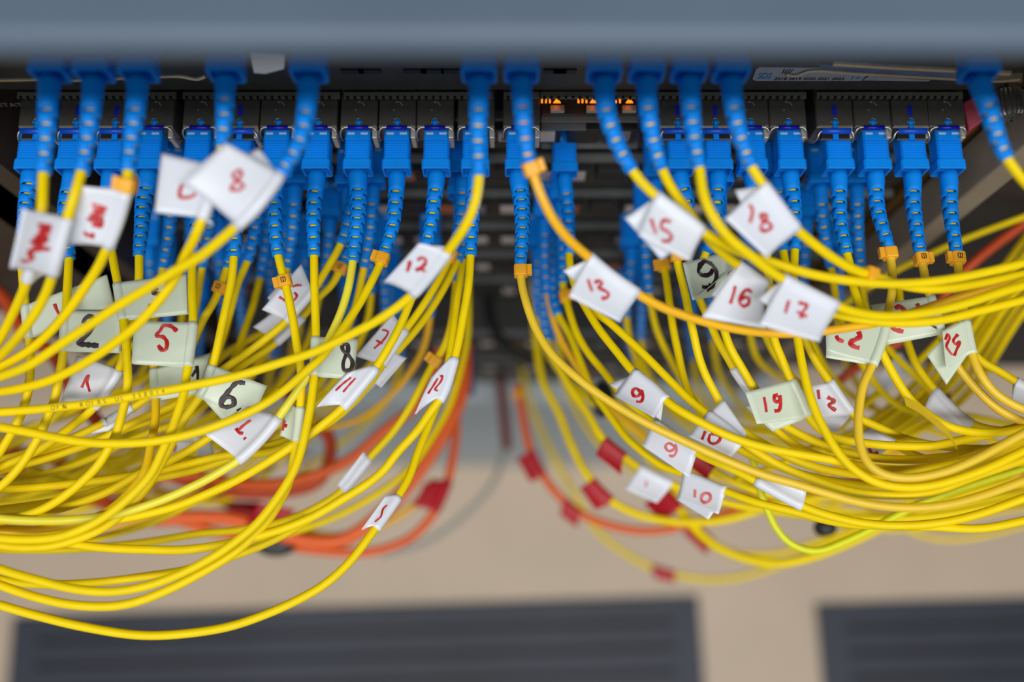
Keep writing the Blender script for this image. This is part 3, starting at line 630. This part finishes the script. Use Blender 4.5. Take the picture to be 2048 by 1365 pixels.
cable('R16', [(1797, 572), (1803, 640), (1814, 683), (1834, 734), (1863, 773), (1902, 816), (1941, 847), (2000, 862), (2060, 860)], [375, 372, 366], 'yellow patch cable behind the tag reading 24 with a shaded white tag')
cable('R17', [(1915, 585), (1922, 640), (1935, 690), (1961, 722), (2000, 744), (2035, 766), (2080, 790)], [362, 360, 358], 'short visible yellow cable ending in a white tag at the right edge')
cable('X1', [(1510, 620), (1550, 710), (1600, 770), (1650, 800), (1695, 825), (1735, 850), (1790, 890), (1850, 918), (1950, 930), (2060, 925)], [378, 376, 370], 'yellow cable with white tag bearing a red mark inside the right loops')
cable('X2', [(2090, 530), (1980, 600), (1900, 660), (1860, 700), (1824, 735), (1760, 785), (1700, 835), (1650, 880), (1560, 930), (1470, 960)], [440, 430, 425], 'blurred yellow cable with white tag crossing behind the right loops')
cable('D1', [(922, 440), (912, 480), (897, 522), (869, 575), (837, 625), (807, 665), (780, 705), (757, 742), (720, 790), (680, 830), (620, 868), (540, 905), (456, 911), (378, 928), (313, 943), (235, 957), (157, 967), (78, 975), (0, 980), (-40, 982)], [366, 362, 358, 362, 366], 'yellow patch cable carrying the curled white tag 7', 'L', 925, 500, pv=352, r0=.003, clips=[(893, 512, True, 1)])
cable('D2', [(930, 470), (915, 520), (880, 590), (840, 650), (790, 708), (745, 760), (700, 810), (640, 850), (560, 885), (470, 915), (400, 938), (313, 957), (235, 972), (120, 1002), (0, 1020), (-40, 1025)], [372, 368, 368, 372], 'yellow patch cable just right of the one tagged 7, white tag under it', 'L', 936, 515, pv=372, r0=.003)
cable('D3', [(918, 500), (912, 570), (902, 650), (886, 699), (870, 722), (845, 767), (825, 806), (786, 865), (742, 913), (684, 982), (620, 1022), (560, 1045), (470, 1062), (400, 1068), (300, 1084), (150, 1099), (-40, 1100)], [385, 388, 392, 400], 'yellow patch cable with orange clip and white sleeve, behind the front left bundle', 'L', 921, 555, pv=395, r0=.003, clips=[(870, 718, False, 1)])
cable('D4', [(926, 520), (914, 600), (905, 670), (893, 745), (878, 800), (862, 840), (836, 905), (817, 958), (799, 989), (773, 1028), (746, 1064), (700, 1124), (650, 1169), (587, 1205), (512, 1237), (450, 1256), (350, 1270), (275, 1271), (175, 1256), (100, 1239), (0, 1211), (-40, 1198)], [380, 366, 356, 350, 345], 'lowest yellow patch cable loop, swinging far down left with one white tag')
cable('D5', [(936, 560), (934, 679), (921, 738), (901, 806), (870, 865), (830, 925), (795, 960), (700, 1020), (600, 1060), (480, 1085)], [480, 480, 470, 460], 'out-of-focus yellow cable right of the narrow tagged cable', r=.0017)
cable('N1', [(475, 420), (466, 490), (457, 530), (445, 562), (427, 606), (408, 636), (395, 665), (370, 720), (330, 770), (290, 800), (241, 830), (196, 852), (140, 878), (60, 905), (-40, 930)], [364, 364, 368, 368], 'yellow patch cable with clip marked B between the tags 3 and 5', 'L', 482, 530, pv=352, r0=.003, clips=[(438, 580, True, -1)])
cable('N2', [(517, 420), (508, 470), (496, 520), (476, 566), (464, 610), (450, 660), (430, 720), (400, 780), (350, 825), (274, 850), (215, 872), (150, 890), (90, 903), (0, 920), (-40, 926)], [378, 378, 374, 372], 'yellow patch cable with darker boot right of the one marked B', 'L', 522, 517, pv=355, r0=.003)
cable('N3', [(535, 470), (524, 540), (517, 570), (505, 615), (490, 657), (476, 699), (460, 738), (430, 790), (370, 840), (290, 868), (215, 902), (157, 928), (98, 947), (0, 965), (-40, 970)], [410, 405, 395, 380], 'yellow patch cable in shade left of the white tag reading 5', 'L', 541, 556, pv=385, r0=.003)
cable('N4', [(700, 430), (691, 468), (672, 508), (652, 541), (632, 574), (600, 612), (568, 648), (525, 683), (486, 712), (447, 738), (400, 775), (340, 815), (274, 842), (200, 880), (100, 915), (0, 942)], [362, 362, 364, 370, 372], 'yellow patch cable with printed jacket, carrying the white tag 5 behind clip B', 'L', 712, 488, pv=355, r0=.003)
cable('N5', [(700, 480), (682, 535), (662, 572), (640, 592), (600, 640), (546, 691), (496, 724), (450, 755), (380, 800), (300, 850)], [374, 374, 378, 384], 'yellow patch cable parallel beneath the printed one, blank white tag', 'L', 698, 520, pv=375, r0=.003, clips=[(680, 538, True, 1)])
cable('M8', [(306, 720), (310, 760), (311, 803), (311, 838), (305, 873), (299, 906), (293, 936), (274, 967), (245, 1000), (205, 1030), (150, 1048), (60, 1062), (-40, 1066)], [356, 350, 346, 346], 'amber-yellow cable hanging from the crumpled green tag below tag 5', m=mat('deep_yellow_jacket', (244, 200, 8), .38))
cable('M7', [(560, 780), (500, 820), (420, 875), (340, 922), (280, 948), (225, 980), (176, 1000), (117, 1019), (50, 1032), (-40, 1038)], [358, 356, 356], 'yellow cable curving under the leftmost loop near the left edge')
cable('M9', [(460, 970), (400, 1000), (332, 1034), (293, 1050), (235, 1067), (176, 1083), (100, 1092), (-40, 1098)], [430, 425, 415], 'blurred yellow cable lying below the orange bundle at the left')
cable('M11', [(620, 1040), (550, 1080), (470, 1112), (375, 1140), (300, 1152), (200, 1165), (100, 1170), (50, 1168), (0, 1158), (-40, 1148)], [385, 380, 380], 'soft yellow cable tucked behind the two low left loops')
cable('M12', [(650, 780), (560, 850), (470, 890), (420, 930), (378, 883+35), (330, 940), (260, 1010), (200, 1040)], [400, 400, 395], 'shaded yellow cable through the small white tag above the low left loops')
# lime loop and blurred lower-right cables
cable('G1', [(1500, 900), (1512, 945), (1521, 985), (1535, 1022), (1554, 1060), (1584, 1090), (1632, 1103), (1691, 1083), (1748, 1056), (1800, 1028), (1860, 1000), (1960, 965), (2090, 925)], [400, 400, 400], 'lime yellow cable looping down below the right bundle', m=GYE)
cable('G2', [(1300, 950), (1330, 985), (1359, 1020), (1398, 1066), (1437, 1096), (1496, 1119), (1554, 1128), (1632, 1112), (1700, 1085), (1780, 1048), (1900, 1000), (2090, 940)], [520, 500, 490], 'out-of-focus yellow cable forming the low loop at the right', r=.0024)
cable('G3', [(1068, 560), (1070, 650), (1080, 740), (1088, 770), (1117, 825), (1137, 877), (1160, 926), (1185, 965), (1225, 1004), (1264, 1025), (1313, 1039), (1370, 1045), (1450, 1040), (1540, 1015), (1700, 985), (1900, 950), (2090, 900)], [520, 510, 505], 'blurred yellow cable with a red tag right of the orange cable', r=.0022)
cable('G4', [(1088, 640), (1096, 690), (1137, 770), (1176, 828), (1205, 877), (1245, 911), (1278, 935), (1340, 968), (1400, 990), (1480, 1012), (1650, 1035), (1850, 1035), (2090, 990)], [455, 450, 440], 'blurred yellow cable with a white tag bearing a faint red mark', 'L', 1086, 680, pv=520, r0=.003, r=.0018)
cable('G5', [(1040, 700), (1055, 790), (1100, 900), (1150, 990), (1196, 1064), (1240, 1100), (1290, 1130), (1359, 1152), (1437, 1160), (1515, 1146), (1600, 1115), (1690, 1078), (1850, 1005), (2090, 910)], [720, 700, 680], 'faint yellow cable with a red tag, lowest of the right side', r=.0022)
cable('G6', [(1230, 780), (1270, 860), (1300, 920), (1340, 980), (1400, 1060), (1450, 1100), (1540, 1110), (1650, 1080), (1850, 1000), (2090, 920)], [620, 610, 600], 'faint yellow cable with a dark red tag behind the low right loop', r=.002)
cable('O1', [(900, 700), (912, 780), (912, 860), (905, 919), (891, 977), (861, 1036), (816, 1079), (748, 1103), (689, 1106), (600, 1098), (500, 1080), (420, 1062), (340, 1035), (250, 990), (150, 940), (-40, 890)], [600, 590, 580, 570], 'orange cable curving down at the left of the central gap', m=ORA, r=.0026)
cable('O2', [(1036, 772), (1040, 800), (1050, 855), (1060, 900), (1080, 941), (1110, 984), (1156, 1025), (1215, 1050), (1274, 1062), (1332, 1060), (1400, 1042), (1470, 1020), (1600, 985), (1800, 940), (2090, 890)], [600, 590, 580], 'orange cable curving down at the right of the central gap', m=ORA, r=.0024, clips=[(1039, 790, False, 1)])
cable('O3', [(870, 960), (850, 990), (800, 1030), (730, 1062), (660, 1074), (600, 1060), (520, 1035), (420, 1000), (330, 985), (200, 940), (-40, 880)], [600, 590], 'amber-orange blurred cable inside the left orange curve', m=AMB, r=.0024)
cable('O4', [(930, 690), (925, 780), (880, 880), (800, 990), (700, 1075), (640, 1085), (560, 1070), (470, 1040), (380, 1035), (300, 1038), (220, 1010), (100, 960), (-40, 920)], [560, 550], 'orange cable in the thick blurred bundle left of centre', m=ORA, r=.004)
cable('O5', [(880, 700), (850, 790), (760, 870), (700, 920), (600, 960), (500, 970), (380, 950), (300, 960), (200, 985)], [520, 520], 'orange cable glimpsed between the left yellow loops', m=ORA, r=.003)
cable('O6', [(560, 760), (600, 820), (660, 880), (640, 960), (560, 985), (440, 980), (300, 940)], [560, 560], 'rust orange cable behind the tags reading 6 and 8', m=mat('rust_jacket', (190, 66, 20), .45), r=.0036)
cable('O7', [(-40, 560), (10, 600), (45, 660), (110, 715), (150, 790), (200, 850)], [500, 500], 'rust orange cable at the left edge behind the first loops', m=MATS['rust_jacket'], r=.0036)
cable('O8', [(1640, 800), (1700, 745), (1790, 690), (1850, 640), (1937, 535), (2048, 448), (2110, 400)], [470, 450, 430], 'thick orange-red cable rising to the right edge', m=mat('vermilion_jacket', (224, 84, 30), .4), r=.0022)
cable('Y1', [(1600, 690), (1700, 600), (1789, 543), (1844, 516), (1902, 490), (1961, 466), (2048, 434), (2110, 410)], [440, 420, 410], 'thin yellow cable rising to the right edge above the orange-red one')
for i, (o_, h) in enumerate([(0, 455), (16, 440), (30, 465), (44, 448), (60, 470), (76, 452)]):
    cable('Z%d' % i, [(1640+o_*1.2, 900+o_*.3), (1740+o_, 845+o_*.4), (1830+o_*.9, 770+o_*.7), (1900+o_*.8, 690+o_*.9), (1975+o_*.6, 580+o_*1.1), (2048, 480+o_*1.9), (2110, 400+o_*2.2)], [h, h-5, h-10], 'yellow cable in the thick blurred bundle rising to the right edge', group='yellow cables bundled at the right edge', r=.0017)
cable('C1', [(962, 520), (975, 590), (985, 650), (1020, 700), (1075, 725), (1140, 740)], [620, 620], 'thick black cable drooping in the dark central gap', m=BLA, r=.0035, name='power_cable')
cable('C2', [(990, 700), (1000, 760), (1008, 830), (1014, 900)], [800, 800], 'dark red cable at the foot of the central gap', m=mat('dark_red_jacket', (120, 20, 26), .5), r=.004, name='power_cable')
cable('C3', [(930, 600), (938, 700), (940, 790)], [640, 640], 'blue cable hanging beside the central gap', m=mat('blue_jacket', (20, 70, 140), .5), r=.003, name='network_cable')
cable('C4', [(1010, 900), (990, 960), (930, 1030), (850, 1085), (760, 1110)], [800, 800], 'clear grey cable faintly curving over the beige floor', m=GCL, r=.0022, name='network_cable')
cable('G7', [(1310, 840), (1350, 875), (1400, 918), (1450, 955), (1520, 985), (1600, 1000)], [430, 425], 'shaded yellow cable with a red tag under the honey yellow cable', r=.0017)
# black velcro straps hanging low
def strap(u, v, H, sx, sy, label):
    p = pH(u, v, H); m = MB(); R_ = []
    for z, k in ((-.006, .6), (-.0052, .85), (-.003, 1), (.003, 1), (.0052, .85), (.006, .6)):
        R_.append([(p.x+math.cos(a)*sx*k, p.y+math.sin(a)*sy*k, p.z+z) for a in [math.radians(q) for q in range(0, 360, 20)]])
    m.loft(R_); o = m.build('cable_strap', BLA, origin=p); tag(o, label, 'cable strap')
strap(552, 1086, .56, .0115, .0075, 'round black strap end hanging low beside the orange bundle')
strap(1650, 1056, .50, .005, .0045, 'small black strap under the right bundle')
strap(1205, 800, .50, .006, .009, 'black strap behind the white tag reading 9')
strap(1865, 800, .47, .008, .007, 'black strap inside the right yellow loops')
# --- procedural deep rows of blue plugs behind the front rows
def deep(key, H, us, grp, seed, v0=None):
    rr = random.Random(seed)
    for i, u in enumerate(us):
        Y0 = .152; z = CAMZ-H
        # image column -> rack column
        q = pY(u, 400, Y0); x = (u-1024)/FPX*(H*ct+Y0*st)
        P0 = Vector((x, Y0, z)); sg = -1 if u < 1024 else 1
        a = rr.uniform(-.004, .004)
        pts = [P0, P0+Vector((0, -.005, -.0002)), P0+Vector((a*.3-sg*.000, -.018, -.003)), P0+Vector((a+sg*.002, -.034, -.010)), P0+Vector((a+sg*.008, -.05, -.022)),
               P0+Vector((sg*(.03+rr.uniform(0, .012)), -.072+rr.uniform(-.01, .012), -.048)), P0+Vector((sg*(.08+rr.uniform(0, .02)), -.098+rr.uniform(-.018, .02), -.062)),
               P0+Vector((sg*(.15+rr.uniform(0, .03)), -.112+rr.uniform(-.02, .02), -.060)), P0+Vector((sg*.25, -.112, -.055)), P0+Vector((sg*.36, -.105, -.085))]
        path = spline(pts, .003)
        t = thing('patch_cable', P0, grp, 'cable', grp)
        plug(t, P0, 0)
        ib = 11
        boot(t, path[:ib+1], 0, r0=.003)
        MB().tube(path[1:], .0015, 10).build('cable_jacket', AMB if rr.random() < .12 else YEL, t, origin=WL[t.name])
        CAB['%s%d' % (key, i)] = (t, path, .0015)
L_, R_ = [[u for u in s if u < 1000] for s in ()], []
rowsD = [('E', .375, [345, 425, 590, 745, 1640, 1712]), ('F', .412, [385, 462, 575, 660, 735, 1090, 1290, 1610]), ('G', .452, [300, 440, 540, 610, 765, 860, 1075, 1262, 1500, 1680]),
         ('H', .50, [330, 480, 585, 690, 780, 1095, 1285, 1420]), ('I', .55, [400, 560, 700, 800, 1110, 1250, 1380])]
wd = ['second', 'third', 'fourth', 'fifth', 'sixth']
for n_, (k, H, us) in enumerate(rowsD):
    deep(k+'l', H, [u for u in us if u < 1000], 'blurred blue plug and yellow cable, %s row down, left half behind the front row' % wd[n_], n_*7+1)
    deep(k+'r', H, [u for u in us if u > 1000], 'blurred blue plug and yellow cable, %s row down, right half behind the front row' % wd[n_], n_*7+2)
# ------------------------------------------------------------------ tags
def T(key, *a, **k):
    t, path, r = CAB[key]; return flag(t, path, *a, r=r, **k)
T('U2', (133, 435), (110, 548), (47, 420), (18, 533), lift=.012, strokes=[[(76, 448), (99, 453), (80, 458), (98, 463), (76, 468), (95, 474), (70, 474), (92, 482), (62, 482), (84, 490), (66, 494), (96, 497), (60, 500)], [(55, 500), (66, 503), (57, 508), (63, 514), (54, 522), (43, 519)]], sw=.0006)
T('U3', (256, 388), (228, 503), (152, 373), (137, 488), strokes=[[(184, 408), (213, 417), (188, 420), (208, 426), (182, 430), (206, 436), (176, 438), (200, 446), (186, 450), (203, 452), (204, 436), (190, 442)], [(170, 463), (175, 471), (187, 468), (183, 478)]], sw=.0005)
T('U1', (66, 530), (54, 558), (100, 522), (95, 546), lift=-.001)
T('U4', (437, 335), (404, 442), (322, 305), (311, 425), B1=(428, 452), lift=.001, strokes=[[(366, 369), (361, 380), (360, 393), (370, 396), (386, 393), (392, 387)]], sw=.00048)
T('U5', (560, 350), (480, 448), (452, 284), (366, 362), B0=(518, 296), B1=(376, 372), strokes=[[(484, 354), (481, 342), (473, 343), (466, 352), (476, 363), (488, 372), (481, 379), (462, 379), (468, 368), (476, 359), (484, 350)]], sw=.0004, lift=.004)
T('U6', (902, 502), (826, 588), (838, 489), (768, 563), strokes=[[(820, 522), (818, 533), (814, 544)], [(835, 521), (843, 515), (852, 519), (849, 530), (832, 541), (841, 538), (851, 542)]])
T('U7', (1176, 512), (1271, 584), (1140, 593), (1238, 646), B0=(1126, 542), B1=(1215, 618), strokes=[[(1175, 559), (1179, 572), (1184, 584)], [(1189, 566), (1198, 562), (1203, 568), (1196, 576), (1207, 581), (1216, 588), (1213, 596), (1203, 597)]])
T('U8', (1312, 392), (1408, 462), (1279, 470), (1378, 524), B0=(1250, 437), B1=(1322, 519), strokes=[[(1301, 438), (1306, 453), (1312, 468)], [(1342, 444), (1326, 442), (1322, 457), (1335, 464), (1342, 474), (1338, 482), (1323, 483)]])
T('U9', (1476, 531), (1537, 572), (1406, 635), (1526, 658), lift=.001, B0=(1424, 590), strokes=[[(1470, 572), (1466, 590), (1460, 608)], [(1504, 586), (1493, 580), (1483, 590), (1478, 603), (1485, 613), (1495, 610), (1497, 599), (1489, 595), (1480, 601)]])
T('U10', (1562, 556), (1668, 608), (1521, 650), (1636, 685), B0=(1517, 598), strokes=[[(1577, 601), (1573, 614), (1570, 627)], [(1597, 606), (1613, 611), (1605, 625), (1600, 637)], [(1594, 624), (1605, 631), (1614, 634)]])
T('U11', (1527, 370), (1592, 458), (1452, 437), (1531, 516), B0=(1470, 381), strokes=[[(1498, 410), (1504, 420), (1499, 446)], [(1530, 430), (1520, 430), (1522, 438), (1534, 444), (1542, 454), (1535, 461), (1521, 460), (1524, 448), (1534, 436), (1530, 428)]])
BT = dict(m=GRN)
T('L1', (52, 605), (58, 672), (212, 549), (228, 612), m=GRN, lift=-.001, strokes=[[(109, 608), (113, 619), (118, 629)]])
T('L2', (133, 620), (127, 705), (244, 622), (239, 706), m=GRN, lift=.001, ink=BLK, sw=.0008, strokes=[[(168, 648), (172, 637), (184, 634), (190, 643), (184, 660), (170, 676), (157, 687), (175, 690), (197, 692)]])
T('L3', (234, 568), (247, 643), (371, 547), (376, 628), m=GRN, ink=BLK, sw=.0008, lift=0, strokes=[[(316, 577), (307, 586), (322, 592), (324, 602), (310, 616), (296, 612)]])
T('L5', (386, 648), (376, 733), (268, 640), (264, 728), m=GRN, sw=.00062, strokes=[[(354, 663), (343, 654), (328, 653), (321, 662), (314, 672), (328, 676), (335, 688), (332, 700), (325, 701), (316, 691)]])
T('L6', (427, 728), (398, 798), (534, 772), (505, 838), B1=(448, 845), m=GRN, lift=-.003, ink=BLK, sw=.0007, strokes=[[(490, 767), (474, 766), (457, 783), (444, 799), (443, 811), (455, 815), (468, 809), (466, 798), (455, 794), (445, 803)], [(477, 818), (478, 820), (479, 821)]])
T('L7', (601, 812), (594, 888), (572, 800), (562, 872), m=GRN, lift=-.003, strokes=[[(571, 842), (568, 850), (566, 862)], [(566, 850), (574, 853)]])
T('L8', (632, 676), (628, 757), (714, 677), (705, 758), m=GRN, ink=BLK, sw=.00062, lift=-.004, strokes=[[(684, 690), (694, 690), (696, 702), (690, 715), (686, 730), (689, 742), (702, 738), (705, 725), (697, 712), (686, 702), (683, 691)]])
T('L9', (558, 840), (482, 922), (495, 812), (415, 873), lift=-.002, curl=.004, strokes=[[(472, 857), (478, 866), (486, 868)], [(478, 861), (490, 850), (502, 842)], [(488, 876), (490, 878), (491, 879)]])
T('L11', (753, 738), (688, 816), (694, 745), (633, 813), curl=.004, sw=.0003, strokes=[[(702, 756), (686, 768), (671, 782)], [(711, 757), (698, 771), (686, 785)]])
T('L12', (910, 718), (880, 808), (866, 752), (827, 828), curl=.004, sw=.0003, strokes=[[(876, 757), (866, 773), (856, 788)], [(880, 754), (885, 752), (882, 763), (870, 780), (876, 782)]])
T('D4', (800, 990), (748, 1062), (772, 992), (722, 1060), sw=.0003, strokes=[[(774, 1011), (766, 1020), (762, 1034), (750, 1045)]])
T('D3', (740, 916), (686, 980), (728, 905), (674, 970))
T('D1', (812, 660), (764, 734), (786, 626), (712, 713), lift=0, B0=(792, 640), sw=.00036, strokes=[[(764, 660), (776, 664), (768, 680), (748, 698)], [(752, 681), (765, 688)]])
T('D2', (792, 706), (742, 762), (812, 715), (760, 775), lift=0)
T('D2', (765, 740), (700, 808), (750, 770), (694, 822), lift=-.004)
T('N4', (630, 578), (574, 642), (602, 528), (524, 620), B0=(580, 545), B1=(535, 596), sw=.00042, strokes=[[(603, 571), (594, 571), (585, 574)], [(588, 585), (594, 592), (588, 601), (574, 603), (558, 594)]])
T('N5', (602, 636), (550, 688), (545, 625), (507, 655), lift=0)
T('M8', (307, 735), (311, 798), (420, 705), (398, 786), m=GRN, ink=BLK, sw=.0006, lift=0, strokes=[[(394, 732), (396, 745), (396, 760)], [(394, 740), (384, 754)]])
T('L4', (240, 740), (188, 815), (150, 712), (127, 803), lift=0, curl=.003, strokes=[[(164, 776), (170, 762), (178, 752), (175, 764), (180, 784)]])
T('N1', (262, 816), (205, 848), (215, 862), (150, 872), lift=0, ink=PNK, strokes=[[(187, 850), (186, 858)]])
T('M12', (430, 918), (395, 905), (420, 880), (385, 868), lift=-.003)
T('M12', (345, 930), (318, 955), (395, 885), (350, 880), lift=-.003, ink=PNK, strokes=[[(352, 890), (348, 905)]])
T('R2', (1268, 744), (1338, 803), (1227, 790), (1308, 838), B0=(1217, 768), B1=(1322, 842), strokes=[[(1281, 784), (1272, 778), (1265, 785), (1269, 794), (1279, 792), (1283, 782), (1286, 795), (1282, 805), (1272, 804)]])
T('R3', (1302, 852), (1400, 908), (1283, 891), (1376, 955), ink=PNK, lift=0, sw=.0004, strokes=[[(1348, 893), (1338, 887), (1331, 894), (1337, 903), (1347, 900), (1351, 890), (1353, 903), (1347, 913), (1338, 912)]])
T('R3', (1516, 966), (1604, 1012), (1524, 954), (1612, 978), lift=.001)
T('R4', (1412, 828), (1490, 884), (1376, 872), (1462, 915), B0=(1447, 799), B1=(1493, 866), lift=.0005, sw=.00045, strokes=[[(1411, 863), (1404, 880)], [(1420, 869), (1418, 883), (1426, 889), (1437, 884), (1441, 874), (1432, 870), (1421, 868)]])
T('R3c', (1370, 948), (1456, 984), (1352, 1000), (1438, 1030), B1=(1417, 1040), ink=PNK, lift=.001, strokes=[[(1391, 980), (1390, 996)], [(1406, 990), (1403, 1001), (1411, 1007), (1421, 1001), (1421, 991), (1412, 987), (1405, 992)]])
T('G4', (1281, 937), (1343, 968), (1250, 978), (1312, 1006), ink=PNK, strokes=[[(1293, 963), (1292, 974)]])
T('R9', (1588, 757), (1617, 828), (1492, 784), (1512, 850), B0=(1492, 815), B1=(1545, 864), m=GRN, sw=.00062, lift=.006, strokes=[[(1527, 795), (1530, 810), (1532, 825)], [(1556, 791), (1548, 793), (1549, 804), (1557, 803), (1559, 792), (1560, 810), (1556, 822), (1549, 823)]])
T('R8', (1446, 508), (1437, 592), (1367, 525), (1382, 600), m=GRN, ink=BLK, sw=.0009, B0=(1488, 520), lift=.010, strokes=[[(1422, 531), (1410, 525), (1398, 533), (1395, 545), (1403, 553), (1416, 550), (1425, 538)], [(1422, 530), (1430, 545), (1428, 563), (1417, 577), (1404, 576)]])
T('R7', (1470, 742), (1503, 792), (1488, 736), (1520, 780), lift=0)
T('R13', (1773, 652), (1748, 734), (1652, 655), (1652, 702), B1=(1652, 716), m=GRN, sw=.0008, lift=-.002, strokes=[[(1672, 672), (1676, 681), (1687, 685)], [(1716, 664), (1719, 675), (1703, 685), (1700, 690), (1710, 696), (1719, 698)]])
T('R14', (1861, 594), (1884, 668), (1742, 610), (1768, 690), m=GRN, sw=.0007, lift=-.004, strokes=[[(1790, 617), (1800, 614), (1812, 626)], [(1780, 648), (1788, 659), (1807, 664)], [(1833, 614), (1840, 610)], [(1820, 645), (1830, 648), (1836, 643)]])
T('R15', (1931, 645), (1949, 714), (1886, 661), (1890, 742), B0=(1853, 710), B1=(1893, 770), m=GRN, sw=.00045, strokes=[[(1890, 680), (1895, 669), (1899, 676), (1892, 693), (1898, 704), (1905, 711)], [(1916, 669), (1906, 683), (1912, 690), (1919, 684), (1908, 712)]])
T('R11', (1655, 758), (1703, 826), (1622, 772), (1641, 838), sw=.0006, lift=0, strokes=[[(1636, 780), (1638, 799)], [(1655, 795), (1668, 803), (1658, 811), (1672, 822)]])
T('X1', (1737, 852), (1788, 888), (1690, 882), (1742, 924), sw=.0006, strokes=[[(1737, 898), (1745, 910), (1757, 906)], [(1745, 910), (1741, 918)]])
T('X1', (1652, 802), (1700, 830), (1610, 830), (1668, 868))
T('X2', (1824, 735), (1762, 784), (1800, 705), (1748, 760))
T('R16', (1870, 782), (1945, 848), (1850, 815), (1930, 870), lift=0)
T('R17', (2028, 762), (2075, 788), (2022, 815), (2060, 830))
for key, a in (('G3', ((1182, 960), (1222, 1002), (1160, 976), (1190, 1020))), ('G5', ((1305, 1136), (1352, 1150), (1312, 1158), (1350, 1166))), ('G6', ((1385, 1045), (1425, 1085), (1366, 1066), (1412, 1110))),
               ('O2', ((1062, 905), (1086, 950), (1034, 918), (1060, 965))), ('O2', ((1130, 1004), (1165, 1030), (1120, 1030), (1152, 1055))), ('O1', ((896, 960), (868, 1025), (850, 965), (825, 1012))),
               ('O3', ((518, 1036), (455, 1014), (517, 1004), (452, 1002))), ('O4', ((560, 1070), (500, 1050), (590, 1020), (520, 1005))), ('G2', ((1332, 986), (1362, 1018), (1288, 1008), (1322, 1042))), ('G7', ((1390, 905), (1428, 940), (1384, 935), (1412, 962)))):
    T(key, *a, m=RED, label='red tag')
T('G4', (1205, 880), (1250, 914), (1192, 910), (1240, 950), m=RED, label='red tag')
# torn film on R12 and black thread at the green tag
t, path, r = CAB['R12']
q = MB(); pts = [(1808, 795), (1836, 806), (1858, 826), (1883, 846), (1898, 862), (1912, 890), (1920, 925), (1914, 900), (1902, 880), (1878, 858), (1845, 830), (1812, 812)]
c = [pH(u, v, .333) for u, v in pts]; n = len(c)
for p_ in c: q.v.append(p_)
for p_ in c: q.v.append(p_-Vector((0, 0, .0002)))
for i in range(5): q.f.append((i, i+1, n-2-i, n-1-i)); q.f.append((n+i+1, n+i, n+n-1-i, n+n-2-i))
for i in range(n): q.f.append((i, n+i, n+(i+1) % n, (i+1) % n))
o = q.build('torn_film', FIL, t, smooth=False, origin=WL[t.name]); o['label'] = 'torn yellowish film'
t, path, r = CAB['R14']
MB().tube(spline([pH(1860, 649, .338), pH(1872, 656, .338), pH(1886, 664, .338)]), .0004, 6).build('ink_thread', BLK, t, origin=WL[t.name])
# printed jacket text on two cables
def jacket_text(key, body, uv, size, up=1):
    t, path, r = CAB[key]; i = near(path, uv); fr = frames(path)
    p = path[i]; C0 = Vector((0, 0, CAMZ))
    x = uv[0]; s = 0
    for ch in body:
        j = near(path, (x, uv[1]+(x-uv[0])*0))
        # walk along the cable by arc length instead of pixels
        k = i-int(round(s/.002))
        if k < 1 or k >= len(path)-1: break
        p = path[k]; tn = -fr[k][0]; v = (C0-p).normalized(); v = (v-tn*v.dot(tn)).normalized(); e = v.cross(tn)
        if ch != ' ':
            c = bpy.data.curves.new('jacket_print', 'FONT'); c.body = ch; c.size = size
            o = bpy.data.objects.new('tmp', c); COL.objects.link(o); bpy.context.view_layer.update()
            me = bpy.data.meshes.new_from_object(o.evaluated_get(bpy.context.evaluated_depsgraph_get())); bpy.data.objects.remove(o)
            M = Matrix((tn, e, v)).transposed()
            base = p+v*(r+.00004)-e*size*.35
            jacket_text.mb.add([base+M@Vector(q_.co) for q_ in me.vertices], [tuple(pl.vertices) for pl in me.polygons])
        s += size*.78
jacket_text.mb = MB()
# text reads right-to-left along the path direction, so start at its left end
def jt(key, body, uv, size):
    jacket_text.mb = MB(); jacket_text(key, body, uv, size)
    t = CAB[key][0]; jacket_text.mb.build('jacket_print', PRT, t, smooth=False, origin=WL[t.name])
jt('U6', 'OFNR  R-OIRS  UL  3S/2014', (108, 816), .0020)
